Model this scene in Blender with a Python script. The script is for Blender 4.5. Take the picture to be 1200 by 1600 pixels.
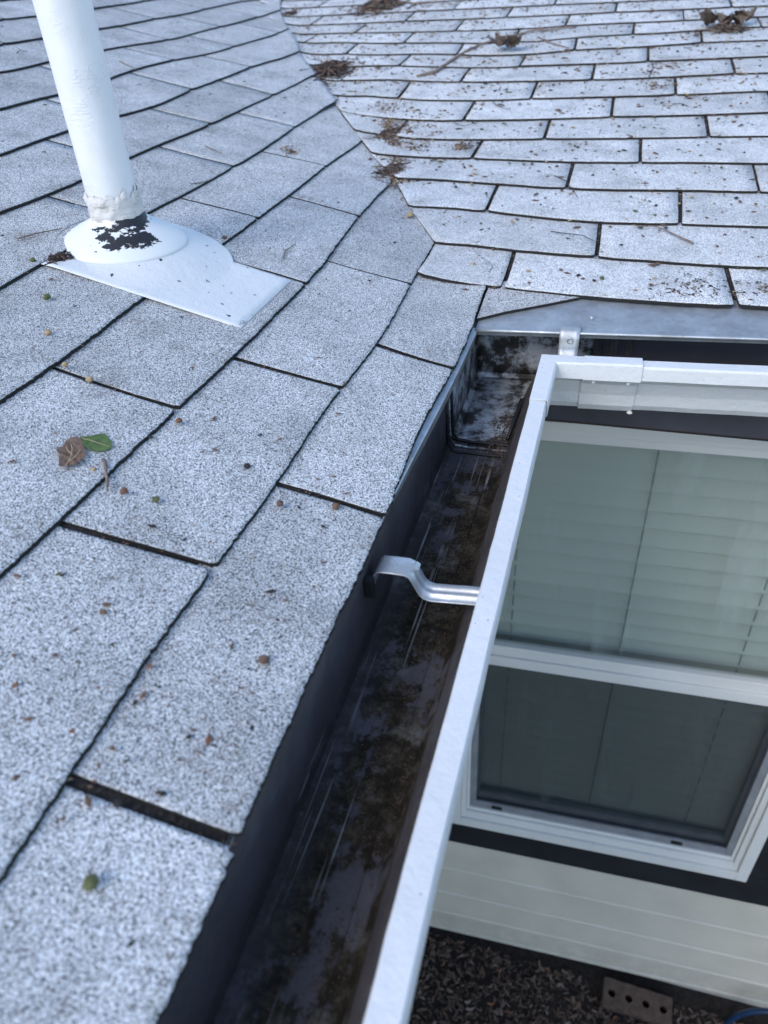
import bpy, bmesh, math, random
from mathutils import Vector, Matrix, noise
random.seed(7)
for o in list(bpy.data.objects): bpy.data.objects.remove(o)
SC = bpy.context.scene
COL = SC.collection
R_ = math.radians
# ------------------------------------------------------------------ camera
M = Matrix(((0.9593825, 0.27716227, -0.05259551), (-0.1259662, 0.58768895, 0.79922101), (0.25242371, -0.76013339, 0.59873157)))
CAM = Vector((0.138988, -0.957355, 0.407342)); FPX = 1165.107
cd = bpy.data.cameras.new('camera'); cam = bpy.data.objects.new('camera', cd); COL.objects.link(cam)
cam.matrix_world = Matrix.Translation(CAM) @ M.transposed().to_4x4()
cd.sensor_fit = 'VERTICAL'; cd.sensor_height = 24; cd.sensor_width = 18; cd.lens = FPX/1600*24
cd.clip_start = 0.02; cd.clip_end = 500
cd.dof.use_dof = True; cd.dof.focus_distance = 0.86; cd.dof.aperture_fstop = cd.lens/4.2
SC.camera = cam
# ------------------------------------------------------------------ light
SUN_EL, SUN_AZ = R_(42), R_(-150)       # azimuth measured from +Y towards +X
w = bpy.data.worlds.new('World'); SC.world = w; w.use_nodes = True
nt = w.node_tree; nt.nodes.clear()
sky = nt.nodes.new('ShaderNodeTexSky'); sky.sky_type = 'NISHITA'; sky.sun_disc = False
sky.sun_elevation = SUN_EL; sky.sun_rotation = SUN_AZ; sky.air_density = 1.0; sky.dust_density = 0.75; sky.ozone_density = 1.5
bg = nt.nodes.new('ShaderNodeBackground'); bg.inputs['Strength'].default_value = 0.15
wo = nt.nodes.new('ShaderNodeOutputWorld')
nt.links.new(sky.outputs[0], bg.inputs[0]); nt.links.new(bg.outputs[0], wo.inputs[0])
sd = bpy.data.lights.new('sun', 'SUN'); sd.energy = 0.8; sd.angle = R_(28); sd.color = (1.0, 0.97, 0.92)
sun = bpy.data.objects.new('sun', sd); COL.objects.link(sun)
dvec = Vector((math.sin(SUN_AZ)*math.cos(SUN_EL), math.cos(SUN_AZ)*math.cos(SUN_EL), math.sin(SUN_EL)))
sun.rotation_euler = dvec.to_track_quat('Z', 'Y').to_euler()
SC.view_settings.view_transform = 'Standard'; SC.view_settings.look = 'None'
SC.view_settings.exposure = 1.10; SC.view_settings.gamma = 1.0; SC.view_settings.use_curve_mapping = False

# ------------------------------------------------------------------ materials
class NM:
    def __init__(s, name):
        s.m = bpy.data.materials.new(name); s.m.use_nodes = True; s.t = s.m.node_tree; s.t.nodes.clear()
        s.out = s.n('ShaderNodeOutputMaterial'); s.b = s.n('ShaderNodeBsdfPrincipled'); s.l(s.b.outputs[0], s.out.inputs[0])
        g = s.n('ShaderNodeNewGeometry'); s.pos = g.outputs['Position']; s.geo = g
    def n(s, k, **kw):
        x = s.t.nodes.new(k)
        for a, v in kw.items(): setattr(x, a, v)
        return x
    def l(s, a, b): s.t.links.new(a, b)
    def noise(s, scale, det=3, rough=.55, vec=None, dim='3D'):
        x = s.n('ShaderNodeTexNoise'); x.inputs['Scale'].default_value = scale; x.inputs['Detail'].default_value = det
        x.inputs['Roughness'].default_value = rough; s.l(vec or s.pos, x.inputs['Vector']); return x.outputs['Fac']
    def vor(s, scale, feature='F1', vec=None):
        x = s.n('ShaderNodeTexVoronoi', feature=feature); x.inputs['Scale'].default_value = scale; s.l(vec or s.pos, x.inputs['Vector']); return x
    def ramp(s, fac, stops, interp='LINEAR'):
        x = s.n('ShaderNodeValToRGB'); x.color_ramp.interpolation = interp; e = x.color_ramp.elements
        while len(e) < len(stops): e.new(.5)
        for i, (p, c) in enumerate(stops):
            e[i].position = p; e[i].color = (c, c, c, 1) if not hasattr(c, '__len__') else (*c, 1)
        s.l(fac, x.inputs[0]); return x.outputs[0]
    def mix(s, fac, a, b, mode='MIX'):
        x = s.n('ShaderNodeMix', data_type='RGBA', blend_type=mode)
        for i, v in ((0, fac), (6, a), (7, b)):
            if hasattr(v, 'is_linked'): s.l(v, x.inputs[i])
            else: x.inputs[i].default_value = v if i == 0 else (*v, 1)
        return x.outputs[2]
    def math(s, op, a, b=0.0):
        x = s.n('ShaderNodeMath', operation=op)
        for i, v in ((0, a), (1, b)):
            if hasattr(v, 'is_linked'): s.l(v, x.inputs[i])
            else: x.inputs[i].default_value = v
        return x.outputs[0]
    def scalevec(s, sx, sy, sz, rot=(0, 0, 0)):
        x = s.n('ShaderNodeMapping'); x.inputs['Scale'].default_value = (sx, sy, sz); x.inputs['Rotation'].default_value = rot
        s.l(s.pos, x.inputs[0]); return x.outputs[0]
    def col(s, c):
        if hasattr(c, 'is_linked'): s.l(c, s.b.inputs['Base Color'])
        else: s.b.inputs['Base Color'].default_value = (*c, 1)
    def rough(s, v):
        if hasattr(v, 'is_linked'): s.l(v, s.b.inputs['Roughness'])
        else: s.b.inputs['Roughness'].default_value = v
    def bump(s, h, dist, strength=1.0):
        x = s.n('ShaderNodeBump'); x.inputs['Strength'].default_value = strength; x.inputs['Distance'].default_value = dist
        s.l(h, x.inputs['Height']); s.l(x.outputs[0], s.b.inputs['Normal']); return x

def mat_granule(name, gap_lo, dk):
    k = NM(name)
    oi = k.n('ShaderNodeObjectInfo')
    j = k.n('ShaderNodeVectorMath', operation='ADD'); k.l(k.pos, j.inputs[0])
    c = k.n('ShaderNodeCombineXYZ'); r10 = k.math('MULTIPLY', oi.outputs['Random'], 3.0); k.l(r10, c.inputs[0]); k.l(c.outputs[0], j.inputs[1]); v = j.outputs[0]
    # warp a little so grains are irregular
    nz = k.n('ShaderNodeTexNoise'); nz.inputs['Scale'].default_value = 1500; k.l(v, nz.inputs['Vector'])
    w2 = k.n('ShaderNodeVectorMath', operation='SCALE'); k.l(nz.outputs['Color'], w2.inputs[0]); w2.inputs['Scale'].default_value = .0004
    a2 = k.n('ShaderNodeVectorMath', operation='ADD'); k.l(v, a2.inputs[0]); k.l(w2.outputs[0], a2.inputs[1])
    vo = k.vor(1250, vec=a2.outputs[0])
    sep = k.n('ShaderNodeSeparateColor'); k.l(vo.outputs['Color'], sep.inputs[0])
    base = k.ramp(sep.outputs[0], [(0, .035), (.10*dk, .06), (.20*dk, .28), (.36*dk, .56), (.60, .86), (1, .98)])
    tint = k.ramp(sep.outputs[1], [(0, (.90, .95, 1.0)), (.5, (1, 1, 1)), (1, (1, .97, .92))])
    colr = k.mix(1.0, base, tint, 'MULTIPLY')
    gap = k.ramp(vo.outputs['Distance'], [(.40, 1.0), (.76, gap_lo)])
    colr = k.mix(1.0, colr, gap, 'MULTIPLY')
    # worn patches where dark granules show, faint per-tab tone, brown tannin stains
    big = k.ramp(k.noise(13, 6, .62), [(.28, .70), (.5, .98), (.72, 1.16)])
    colr = k.mix(1.0, colr, big, 'MULTIPLY')
    pert = k.ramp(oi.outputs['Random'], [(0, .90), (1, 1.08)])
    colr = k.mix(1.0, colr, pert, 'MULTIPLY')
    sp = k.vor(150, vec=v); spm = k.ramp(sp.outputs['Distance'], [(.10, 1.0), (.16, 0.0)])
    sepc = k.n('ShaderNodeSeparateColor'); k.l(sp.outputs['Color'], sepc.inputs[0])
    pick = k.ramp(sepc.outputs[0], [(.83, 0), (.86, 1)])
    colr = k.mix(k.math('MULTIPLY', k.math('MULTIPLY', spm, pick), .85), colr, (.03, .027, .025))
    br = k.ramp(k.noise(14, 5, .7), [(.52, 0), (.70, .8)])
    colr = k.mix(k.math('MULTIPLY', br, k.ramp(k.noise(180, 3, .8), [(.45, 0), (.62, 1)])), colr, (.10, .075, .05))
    k.col(colr); k.rough(.75); k.b.inputs['Specular IOR Level'].default_value = .5
    h = k.ramp(vo.outputs['Distance'], [(0, 1), (.7, 0)])
    k.bump(h, .0005, .6)
    return k.m
def mat_simple(name, col, rough=.6, metal=0, var=.15, scale=30, bump=0, bscale=200, spec=.5):
    k = NM(name); n = k.noise(scale, 4)
    lo = tuple(c*(1-var) for c in col); hi = tuple(min(1, c*(1+var)) for c in col)
    k.col(k.ramp(n, [(.3, lo), (.7, hi)])); k.rough(rough); k.b.inputs['Metallic'].default_value = metal; k.b.inputs['Specular IOR Level'].default_value = spec
    if bump: k.bump(k.noise(bscale, 3), bump)
    return k.m
M_GR = mat_granule('shingle_granules', .24, 1.0); M_GR2 = mat_granule('shingle_granules_grazing_bright', .46, .62)  # right slope's copy: brightness at grazing view put into the granule colour
M_ASPH = mat_simple('black_asphalt_edge', (.012, .011, .010), .9, scale=400, var=.5, bump=.0006, bscale=700)
def mat_slot():
    k = NM('dark_felt_with_dirt'); n = k.noise(420, 3, .7); n2 = k.noise(40, 3)
    c = k.ramp(n, [(.35, (.006, .006, .006)), (.55, (.022, .019, .017)), (.68, (.07, .05, .035)), (.80, (.16, .11, .07))])
    k.col(k.mix(k.ramp(n2, [(.4, 0), (.7, .6)]), c, (.01, .009, .008))); k.rough(.9); k.bump(n, .0015); return k.m
M_SLOT = mat_slot()
def mat_white_paint(name, col=(.67, .67, .66), dirt=.8):
    k = NM(name)
    n = k.noise(160, 5, .75); d = k.ramp(n, [(.62, 0), (.70, 1)]); big = k.ramp(k.noise(14, 4), [(.42, .05), (.72, 1)])
    c = k.ramp(k.noise(7, 3), [(.3, tuple(x*.93 for x in col)), (.7, col)])
    c = k.mix(k.math('MULTIPLY', k.math('MULTIPLY', d, big), dirt), c, (.12, .11, .10))
    sp = k.vor(110); s2 = k.ramp(sp.outputs['Distance'], [(.06, 1), (.10, 0)])
    sc = k.n('ShaderNodeSeparateColor'); k.l(sp.outputs['Color'], sc.inputs[0])
    c = k.mix(k.math('MULTIPLY', s2, k.ramp(sc.outputs[0], [(.72, 0), (.76, .8)])), c, (.03, .03, .03))
    k.col(c); k.rough(k.ramp(k.noise(30, 3), [(.3, .38), (.7, .6)])); k.bump(k.noise(70, 5, .65), .0022, .7); return k.m
M_GUT_W = mat_white_paint('gutter_white_paint')
M_SASH = mat_simple('vinyl_white', (.66, .65, .62), .4, var=.05, scale=6)
M_CREAM = mat_simple('vinyl_cream', (.66, .64, .56), .45, var=.05, scale=6)
def mat_gut_in():
    k = NM('gutter_inside_stained_metal')
    st = k.scalevec(24, 8, 24); n = k.noise(1, 5, .62, vec=st)
    n2 = k.noise(38, 6, .72); n3 = k.noise(9, 4, .6)
    n4 = k.noise(230, 4, .8)
    steel = k.ramp(k.math('ADD', k.math('MULTIPLY', n3, .75), k.math('MULTIPLY', n4, .25)), [(.3, (.036, .033, .036)), (.7, (.115, .105, .112))])
    brown = k.ramp(k.math('ADD', k.math('MULTIPLY', k.noise(50, 6, .75), .6), k.math('MULTIPLY', n4, .4)), [(.38, (.009, .007, .005)), (.50, (.026, .020, .013)), (.60, (.066, .053, .036)), (.70, (.15, .13, .10))])
    mixf = k.ramp(k.math('ADD', k.math('ADD', k.math('MULTIPLY', n, .52), k.math('MULTIPLY', n4, .10)), k.math('MULTIPLY', n2, .38)), [(.44, 0), (.475, 1)])
    sx = k.n('ShaderNodeSeparateXYZ'); k.l(k.pos, sx.inputs[0])
    # silt lies on the floor towards the front fold
    lane = k.ramp(k.math('ADD', k.math('MULTIPLY', sx.outputs[0], 9.0), .42), [(.16, .25), (.40, 1.0), (1, 1)])
    low = k.ramp(k.math('ADD', k.math('MULTIPLY', sx.outputs[2], -9.0), 0.0), [(.63, .0), (.70, 1)])
    f = k.math('MULTIPLY', k.math('MULTIPLY', mixf, k.math('ADD', k.math('MULTIPLY', lane, .75), .25)), k.math('ADD', k.math('MULTIPLY', low, .65), .35))
    c = k.mix(f, steel, brown)
    # long pale scratches
    sv = k.scalevec(360, 5.0, 60, (0, 0, R_(3))); s = k.ramp(k.noise(1, 2, .5, vec=sv), [(.635, 0), (.66, 1)])
    s = k.math('MULTIPLY', s, k.ramp(k.noise(11, 3), [(.42, 0), (.58, .75)]))
    s = k.math('MULTIPLY', s, low)
    c = k.mix(s, c, (.30, .29, .27))
    # white mineral bloom
    c = k.mix(k.math('MULTIPLY', k.ramp(k.noise(26, 5, .7), [(.56, 0), (.70, .45)]), low), c, (.24, .23, .20))
    k.col(c); k.rough(k.math('ADD', k.math('MULTIPLY', f, .35), .58)); k.b.inputs['Specular IOR Level'].default_value = .15
    k.bump(k.math('ADD', k.math('MULTIPLY', n2, .6), k.math('MULTIPLY', n4, .4)), .0016, .8); return k.m
M_GUT_I = mat_gut_in()
def mat_galv(name, stain=0., base=(.42, .44, .47), metal=.75):
    k = NM(name); v = k.vor(130); sc = k.n('ShaderNodeSeparateColor'); k.l(v.outputs['Color'], sc.inputs[0])
    c = k.ramp(k.noise(22, 4), [(.3, tuple(x*.75 for x in base)), (.7, tuple(min(1, x*1.2) for x in base))])
    c = k.mix(.16, c, k.ramp(sc.outputs[0], [(0, .2), (1, .6)]))
    if stain:
        n = k.ramp(k.noise(30, 6, .72), [(.42, 0), (.56, 1)]); n = k.math('MULTIPLY', n, stain)
        c = k.mix(n, c, k.ramp(k.noise(120, 4), [(.3, (.008, .007, .006)), (.7, (.05, .042, .032))]))
        k.l(k.math('SUBTRACT', metal, k.math('MULTIPLY', n, metal)), k.b.inputs['Metallic'])
        k.rough(k.math('ADD', k.math('MULTIPLY', n, .35), .42))
    else:
        k.b.inputs['Metallic'].default_value = metal; k.rough(k.ramp(k.noise(60, 3), [(.3, .34), (.7, .52)]))
    k.col(c); k.bump(k.noise(70, 4), .0006, .6); return k.m
M_GALV = mat_galv('galvanised_steel')
M_GALV_D = mat_galv('galvanised_flange', .10, (.36, .39, .41), .5)
M_GALV_S = mat_galv('galvanised_corner_stained', 1.0, (.50, .51, .52), .2)
M_ZINC = mat_galv('bright_zinc', .25, (.62, .63, .63), .8)
M_BLACK = mat_simple('black_caulk', (.01, .01, .01), .6)
M_TRIM_SHADE = mat_simple('near_black_trim_shade', (.012, .013, .017), .55, var=.3, scale=12)  # dark trim with the shade beside the window put into its colour
M_BROWN = mat_simple('dark_brown_frieze', (.030, .017, .012), .7, var=.3, scale=20)
def mat_siding():
    k = NM('painted_siding_beige'); n = k.noise(8, 4)
    c = k.ramp(n, [(.3, (.50, .465, .385)), (.7, (.57, .53, .44))]); sx = k.n('ShaderNodeSeparateXYZ'); k.l(k.pos, sx.inputs[0])
    splash = k.ramp(k.math('ADD', k.math('MULTIPLY', sx.outputs[2], -1.6), -3.1+.0), [(.25, 0), (.55, .55)])
    c = k.mix(k.math('MULTIPLY', splash, k.ramp(k.noise(24, 5, .7), [(.35, .2), (.65, 1)])), c, (.26, .235, .20))
    sv = k.scalevec(5, 5, 160); k.col(c); k.rough(.6); k.bump(k.noise(1, 3, vec=sv), .0008, .5); return k.m
M_SIDE = mat_siding()
M_BLIND = mat_simple('blind_slat_offwhite', (.52, .53, .50), .6, var=.05, scale=3)
M_CORD = mat_simple('ladder_cord', (.25, .26, .25), .8)
M_ROOM = mat_simple('room_interior', (.12, .12, .11), .8)
def mat_glass(name, refl_streaks=.0):
    k = NM(name); t = k.t
    tr = k.n('ShaderNodeBsdfTransparent'); tr.inputs[0].default_value = (.88, .91, .895, 1)
    gl = k.n('ShaderNodeBsdfGlossy'); gl.inputs['Roughness'].default_value = .02
    df = k.n('ShaderNodeBsdfDiffuse'); df.inputs[0].default_value = (.55, .60, .58, 1)
    fr = k.n('ShaderNodeLayerWeight'); fr.inputs[0].default_value = .5
    m1 = k.n('ShaderNodeMixShader'); k.l(k.math('ADD', k.math('MULTIPLY', k.math('POWER', fr.outputs[1], 5.0), .90), .045), m1.inputs[0]); k.l(tr.outputs[0], m1.inputs[1]); k.l(gl.outputs[0], m1.inputs[2])
    m2 = k.n('ShaderNodeMixShader')
    sv = k.scalevec(16, 16, 2.6, (0, R_(-24), 0)); st = k.ramp(k.noise(1, 4, .55, vec=sv), [(.55, 0), (.70, 1)])  # diagonal reflection streaks on the glass, painted as pale diffuse colour
    k.l(k.math('ADD', k.math('MULTIPLY', st, refl_streaks), .015), m2.inputs[0]); k.l(m1.outputs[0], m2.inputs[1]); k.l(df.outputs[0], m2.inputs[2])
    k.l(m2.outputs[0], k.out.inputs[0]); t.nodes.remove(k.b); return k.m
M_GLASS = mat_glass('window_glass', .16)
def mat_screen():
    k = NM('insect_screen_mesh'); tr = k.n('ShaderNodeBsdfTransparent'); df = k.n('ShaderNodeBsdfDiffuse'); df.inputs[0].default_value = (.03, .035, .04, 1)
    m = k.n('ShaderNodeMixShader'); m.inputs[0].default_value = .30; k.l(tr.outputs[0], m.inputs[1]); k.l(df.outputs[0], m.inputs[2]); k.l(m.outputs[0], k.out.inputs[0]); k.t.nodes.remove(k.b); return k.m
M_SCREEN = mat_screen()
M_SCRFR = mat_simple('screen_frame_grey', (.28, .29, .31), .5, metal=.3)
M_SOIL = mat_simple('dark_soil', (.025, .018, .014), .95, var=.5, scale=60, bump=.01, bscale=50)
M_CHIP = [mat_simple('mulch_%s' % n, c, .9, var=.4, scale=90) for n, c in (('dark', (.065, .042, .031)), ('brown', (.14, .090, .064)), ('pale', (.22, .17, .135)), ('rust', (.22, .10, .05)))]
M_BRICK = mat_simple('weathered_brick', (.095, .062, .045), .9, var=.3, scale=50, bump=.003, bscale=160)
M_HOSE = mat_simple('blue_hose', (.010, .035, .09), .35, var=.2)
M_TWIG = mat_simple('twig_bark', (.19, .145, .115), .85, var=.4, scale=150, bump=.0006, bscale=500)
M_TWIG2 = mat_simple('twig_dark', (.055, .035, .028), .85, var=.4, scale=150)
M_BIT = [mat_simple('debris_%s' % n, c, .85, var=.35, scale=300) for n, c in (('brown', (.12, .070, .045)), ('tan', (.34, .25, .14)), ('olive', (.09, .10, .035)), ('black', (.02, .016, .014)), ('rust', (.16, .075, .040)))]
def mat_pipe():
    k = NM('vent_pipe_paint'); a = k.scalevec(45, 45, 120)
    n = k.noise(1, 4, .6, vec=a); k.col(k.ramp(k.noise(20, 4), [(.3, (.70, .70, .69)), (.7, (.77, .76, .75))])); k.rough(.42)
    ridge = k.math('ABSOLUTE', k.math('SUBTRACT', n, .5)); h = k.ramp(ridge, [(0, 1), (.05, 0)])
    patch = k.ramp(k.noise(26, 2), [(.48, 0), (.6, 1)])
    k.bump(k.math('ADD', k.math('MULTIPLY', h, patch), k.math('MULTIPLY', k.noise(35, 3), 1.5)), .0010, .45); return k.m
M_PIPE = mat_pipe()
def mat_wrap():
    k = NM('peeling_paint_sleeve'); sv = k.scalevec(30, 30, 150); n = k.noise(1, 5, .7, vec=sv)
    k.col(k.ramp(n, [(.30, (.30, .26, .22)), (.42, (.62, .59, .55)), (.8, (.78, .76, .73))])); k.rough(.55); k.bump(n, .003, 1); return k.m
M_WRAP = mat_wrap()
def mat_collar():
    # white paint flaking off black rubber: bands keep the paint longer lower down
    k = NM('rubber_collar_flaking_paint'); sx = k.n('ShaderNodeSeparateXYZ'); tc = k.n('ShaderNodeTexCoord'); k.l(tc.outputs['Object'], sx.inputs[0])
    sv = k.n('ShaderNodeMapping'); sv.inputs['Scale'].default_value = (17, 17, 42); k.l(tc.outputs['Object'], sv.inputs[0])
    n = k.noise(1, 6, .68, vec=sv.outputs[0]); n2 = k.noise(150, 3, .8, vec=tc.outputs['Object'])
    f = k.math('ADD', k.math('ADD', k.math('MULTIPLY', n, 1.5), k.math('MULTIPLY', n2, .12)), k.math('MULTIPLY', sx.outputs[2], 13.0))
    f = k.math('MULTIPLY', k.math('ADD', f, k.math('MULTIPLY', k.math('SUBTRACT', sx.outputs[0], sx.outputs[1]), 2.4)), .5)
    p = k.ramp(f, [(.598, 0), (.602, 1)])
    c = k.mix(p, (.72, .72, .71), (.016, .016, .019)); k.col(c); k.rough(.5)
    k.bump(k.math('SUBTRACT', 1.0, p), .0012, 1); return k.m
M_COLLAR = mat_collar()
def mat_flash():
    k = NM('flashing_white_paint'); n = k.noise(45, 5, .75)
    c = k.ramp(k.noise(10, 3), [(.3, (.62, .63, .63)), (.7, (.70, .70, .69))])
    sv = k.scalevec(18, 18, 18); f = k.ramp(k.noise(1, 5, .66, vec=sv), [(.655, 0), (.668, 1)])
    c = k.mix(f, c, (.26, .28, .31)); sp = k.ramp(k.noise(95, 2, .5), [(.715, 0), (.725, 1)]); c = k.mix(sp, c, (.03, .03, .03))
    k.col(c); k.rough(.4); k.bump(k.math('SUBTRACT', k.math('MULTIPLY', n, 1.6), f), .0016, .9); return k.m
M_FLASH = mat_flash()
def mat_leaf(name, c1, c2, vein):
    k = NM(name); c = k.ramp(k.noise(220, 4, .65), [(.3, c1), (.7, c2)])
    k.col(c); k.rough(.6); k.bump(k.noise(260, 3), .0008, .8); return k.m
M_LEAFB = mat_leaf('dry_leaf', (.11, .060, .038), (.26, .165, .11), 0)
M_LEAFG = mat_leaf('green_leaf', (.045, .085, .018), (.12, .18, .045), 0)
M_VEIN = mat_simple('leaf_vein', (.38, .29, .19), .6)

# ------------------------------------------------------------------ helpers
def tag(o, label=None, cat=None, group=None, kind=None):
    if label: o['label'] = label
    if cat: o['category'] = cat
    if group: o['group'] = group
    if kind: o['kind'] = kind
    return o
def obj(name, me, parent=None, mats=None):
    if isinstance(me, bmesh.types.BMesh):
        m = bpy.data.meshes.new(name); me.normal_update(); me.to_mesh(m); me.free(); me = m
    if mats:
        for x in (mats if isinstance(mats, (list, tuple)) else [mats]): me.materials.append(x)
    o = bpy.data.objects.new(name, me); COL.objects.link(o)
    if parent: o.parent = parent
    return o
def empty(name, loc=(0, 0, 0), **kw):
    o = bpy.data.objects.new(name, None); COL.objects.link(o); o.location = loc; o.empty_display_size = .05; tag(o, **kw)
    EL[o.name] = Vector(loc); return o
EL = {}
def put(o, parent):            # child built in world coordinates under an Empty that stands elsewhere
    o.parent = parent; o.matrix_parent_inverse = Matrix.Translation(-EL[parent.name]); return o
def smooth(o, ang=None):
    for p in o.data.polygons: p.use_smooth = True
    return o
def fbox(bm, x0, x1, y0, y1, z0, z1, mi=0, bev=0):
    v = [bm.verts.new((x, y, z)) for z in (z0, z1) for y in (y0, y1) for x in (x0, x1)]
    fs = [bm.faces.new([v[i] for i in q]) for q in ((0, 2, 3, 1), (4, 5, 7, 6), (0, 1, 5, 4), (2, 6, 7, 3), (0, 4, 6, 2), (1, 3, 7, 5))]
    for f in fs: f.material_index = mi
    if bev:
        es = list({e for f in fs for e in f.edges}); r = bmesh.ops.bevel(bm, geom=es, offset=bev, segments=2, profile=.6, affect='EDGES')
        for f in r['faces']: f.material_index = mi
    return fs
def tube(bm, pts, rad, n=6, mi=0, caps=True):
    rings = []; pts = [Vector(p) for p in pts]
    up = Vector((.13, .27, 1)).normalized()
    for i, p in enumerate(pts):
        d = (pts[min(i+1, len(pts)-1)]-pts[max(i-1, 0)]).normalized(); a = d.cross(up)
        if a.length < 1e-4: a = d.cross(Vector((1, 0, 0)))
        a.normalize(); b = d.cross(a); r = rad[i] if hasattr(rad, '__len__') else rad
        rings.append([bm.verts.new(p + a*r*math.cos(2*math.pi*k/n) + b*r*math.sin(2*math.pi*k/n)) for k in range(n)])
    for r0, r1 in zip(rings, rings[1:]):
        for k in range(n):
            f = bm.faces.new((r0[k], r0[(k+1) % n], r1[(k+1) % n], r1[k])); f.material_index = mi; f.smooth = True
    if caps:
        for r in (rings[0], rings[-1][::-1]):
            try: bm.faces.new(r[::-1]).material_index = mi
            except ValueError: pass
def lathe(bm, prof, n=48, centre=(0, 0, 0), rot=None, mi=0, closed=False):
    rings = []
    for r, z in prof:
        ring = []
        for k in range(n):
            p = Vector((r*math.cos(2*math.pi*k/n), r*math.sin(2*math.pi*k/n), z))
            if rot: p = rot @ p
            ring.append(bm.verts.new(p + Vector(centre)))
        rings.append(ring)
    for a, b in zip(rings, rings[1:]):
        for k in range(n):
            f = bm.faces.new((a[k], a[(k+1) % n], b[(k+1) % n], b[k])); f.smooth = True; f.material_index = mi
    return rings

# ------------------------------------------------------------------ roof geometry
AL, AR, G, ZR = 0.257463, 0.139888, 0.01254, 0.010719
EX_L, EX_R, W_L, W_R, V1L, V1R = 0.128846, 0.122008, 0.305, 0.301153, 0.0247, 0.049256
tL, tR, cG, sG = math.tan(AL), math.tan(AR), math.cos(G), math.sin(G)
def H(x, y):
    a = -x*tL; b = ZR + (y*cG - x*sG)*tR; k = .004
    m = max(a, b); return m + k*math.log(math.exp((a-m)/k) + math.exp((b-m)/k))
def ray(px, py):
    return M.transposed() @ Vector(((px-600)/FPX, -(py-800)/FPX, -1))
def onroof(px, py, dz=0.):
    d = ray(px, py); n1 = Vector((math.sin(AL), 0, math.cos(AL))); t1 = (-n1.dot(CAM))/n1.dot(d)
    n2 = Vector((math.sin(AR)*sG, -math.sin(AR)*cG, math.cos(AR))); t2 = (ZR*math.cos(AR) - n2.dot(CAM))/n2.dot(d)
    t = min(t for t in (t1, t2) if t > 0); P = CAM + d*t
    return P
def planL(s, v): return (-v*math.cos(AL), s)
def planR(s, v):
    y = v*math.cos(AR); return (s*cG - y*sG, s*sG + y*cG)
def invL(P): return (P[1], -P[0]/math.cos(AL))
def invR(P):
    x = P[0]*cG + P[1]*sG; y = -P[0]*sG + P[1]*cG; return (x, y/math.cos(AR))
dL = [-0.770545, -0.587565, -0.404191, -0.221371, -0.041364, 0.145804, 0.323551, 0.498784]
dR = [-0.003613, 0.115363, -0.065803, 0.052854, -0.132009, -0.313967, -0.191796, -0.367658, -0.246828, -0.126352, -0.305666]
for k in range(9, 30): dL.append(-0.7684 + .1818*(k-1) - W_L*0)
for k in range(12, 40):
    d = -0.0075 + .1224*(k-1); dR.append(d - W_R*round((d+.25)/W_R))
vL = lambda k: V1L if k == 1 else (k-1)*EX_L       # downslope edge of course k
vR = lambda k: V1R + (k-1)*EX_R
# what the photograph shows: slot ends, as (course, slot, lower end, upper end)
obsL = [(1,0,(370,1320),(108,1224)),(1,1,(600,815),(437,760)),(1,2,(707,581),(590,545)),(2,0,(333,889),(95,825)),(2,1,(531,608),(370,565)),(2,2,(640,444),(513,415)),
 (3,0,(275,644),(85,583)),(3,1,(479,444),(332,398)),(3,2,(560,341),(455,310)),(4,0,(228,466),None),(4,1,(400,343),(285,313)),(4,2,(509,262),(411,240)),
 (5,0,None,(75,311)),(5,1,(365,263),(250,231)),(5,2,(462,201),(372,178)),(6,0,None,(72,221)),(6,1,(328,196),(240,173)),(6,2,(428,151),(345,128)),
 (7,0,None,(71,157)),(7,1,(300,143),None),(7,2,(393,107),(318,89)),(8,0,None,(65,105)),(8,1,(273,96),(193,75)),(8,2,(365,75),(297,57)),(8,3,(437,54),(377,37))]
obsR = [(1,0,(785,455),(802,398)),(1,1,(1151,481),(1133,423)),(2,0,(933,403),(936,354)),(3,0,(759,330),(777,295)),(3,1,(1062,353),(1063,302)),(4,0,(885,296),(895,258)),(4,1,(1185,304),(1176,260)),
 (5,0,(737,249),(754,223)),(5,1,(1000,257),(1000,220)),(6,0,(617,217),(637,191)),(6,1,(851,219),(857,191)),(6,2,(1107,216),(1102,184)),(7,0,(726,191),(740,161)),(7,1,(956,185),(958,155)),
 (8,0,(624,156),(640,129)),(8,1,(831,156),(839,131)),(8,2,(1055,151),(1055,124)),(9,0,(722,130),(734,110)),(9,1,(925,127),(929,104)),(9,2,(1147,117),(1143,95)),(10,0,(813,105),(820,90)),(10,1,(1012,98),(1013,76)),
 (11,0,(716,87),(723,70)),(11,1,(898,80),(901,61)),(11,2,(1096,69),(1095,50))]
# further points on the downslope edges of the courses
buttL = [(1,(255,1600)),(1,(743,503)),(1,(470,1105)),(2,(0,1385)),(2,(650,435)),(2,(678,388)),(3,(0,908)),(3,(610,293)),(3,(515,408)),(4,(0,632)),(4,(131,540)),(4,(567,224)),(5,(0,457)),(5,(70,415)),(5,(230,336)),(5,(407,240)),(5,(498,178)),
 (6,(0,337)),(6,(140,279)),(6,(201,251)),(6,(497,122)),(7,(0,247)),(7,(117,205)),(7,(185,184)),(7,(470,86)),(8,(0,176)),(8,(101,149)),(8,(170,127)),(8,(456,49)),(9,(0,117)),(9,(86,96)),(9,(160,82)),(9,(340,45)),(9,(380,35)),(9,(445,19)),
 (10,(0,74)),(10,(76,62)),(10,(151,49)),(10,(242,32)),(10,(282,26)),(10,(327,15)),(10,(377,4)),(11,(0,34)),(11,(66,27)),(11,(142,17)),(11,(245,0))]
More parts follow.
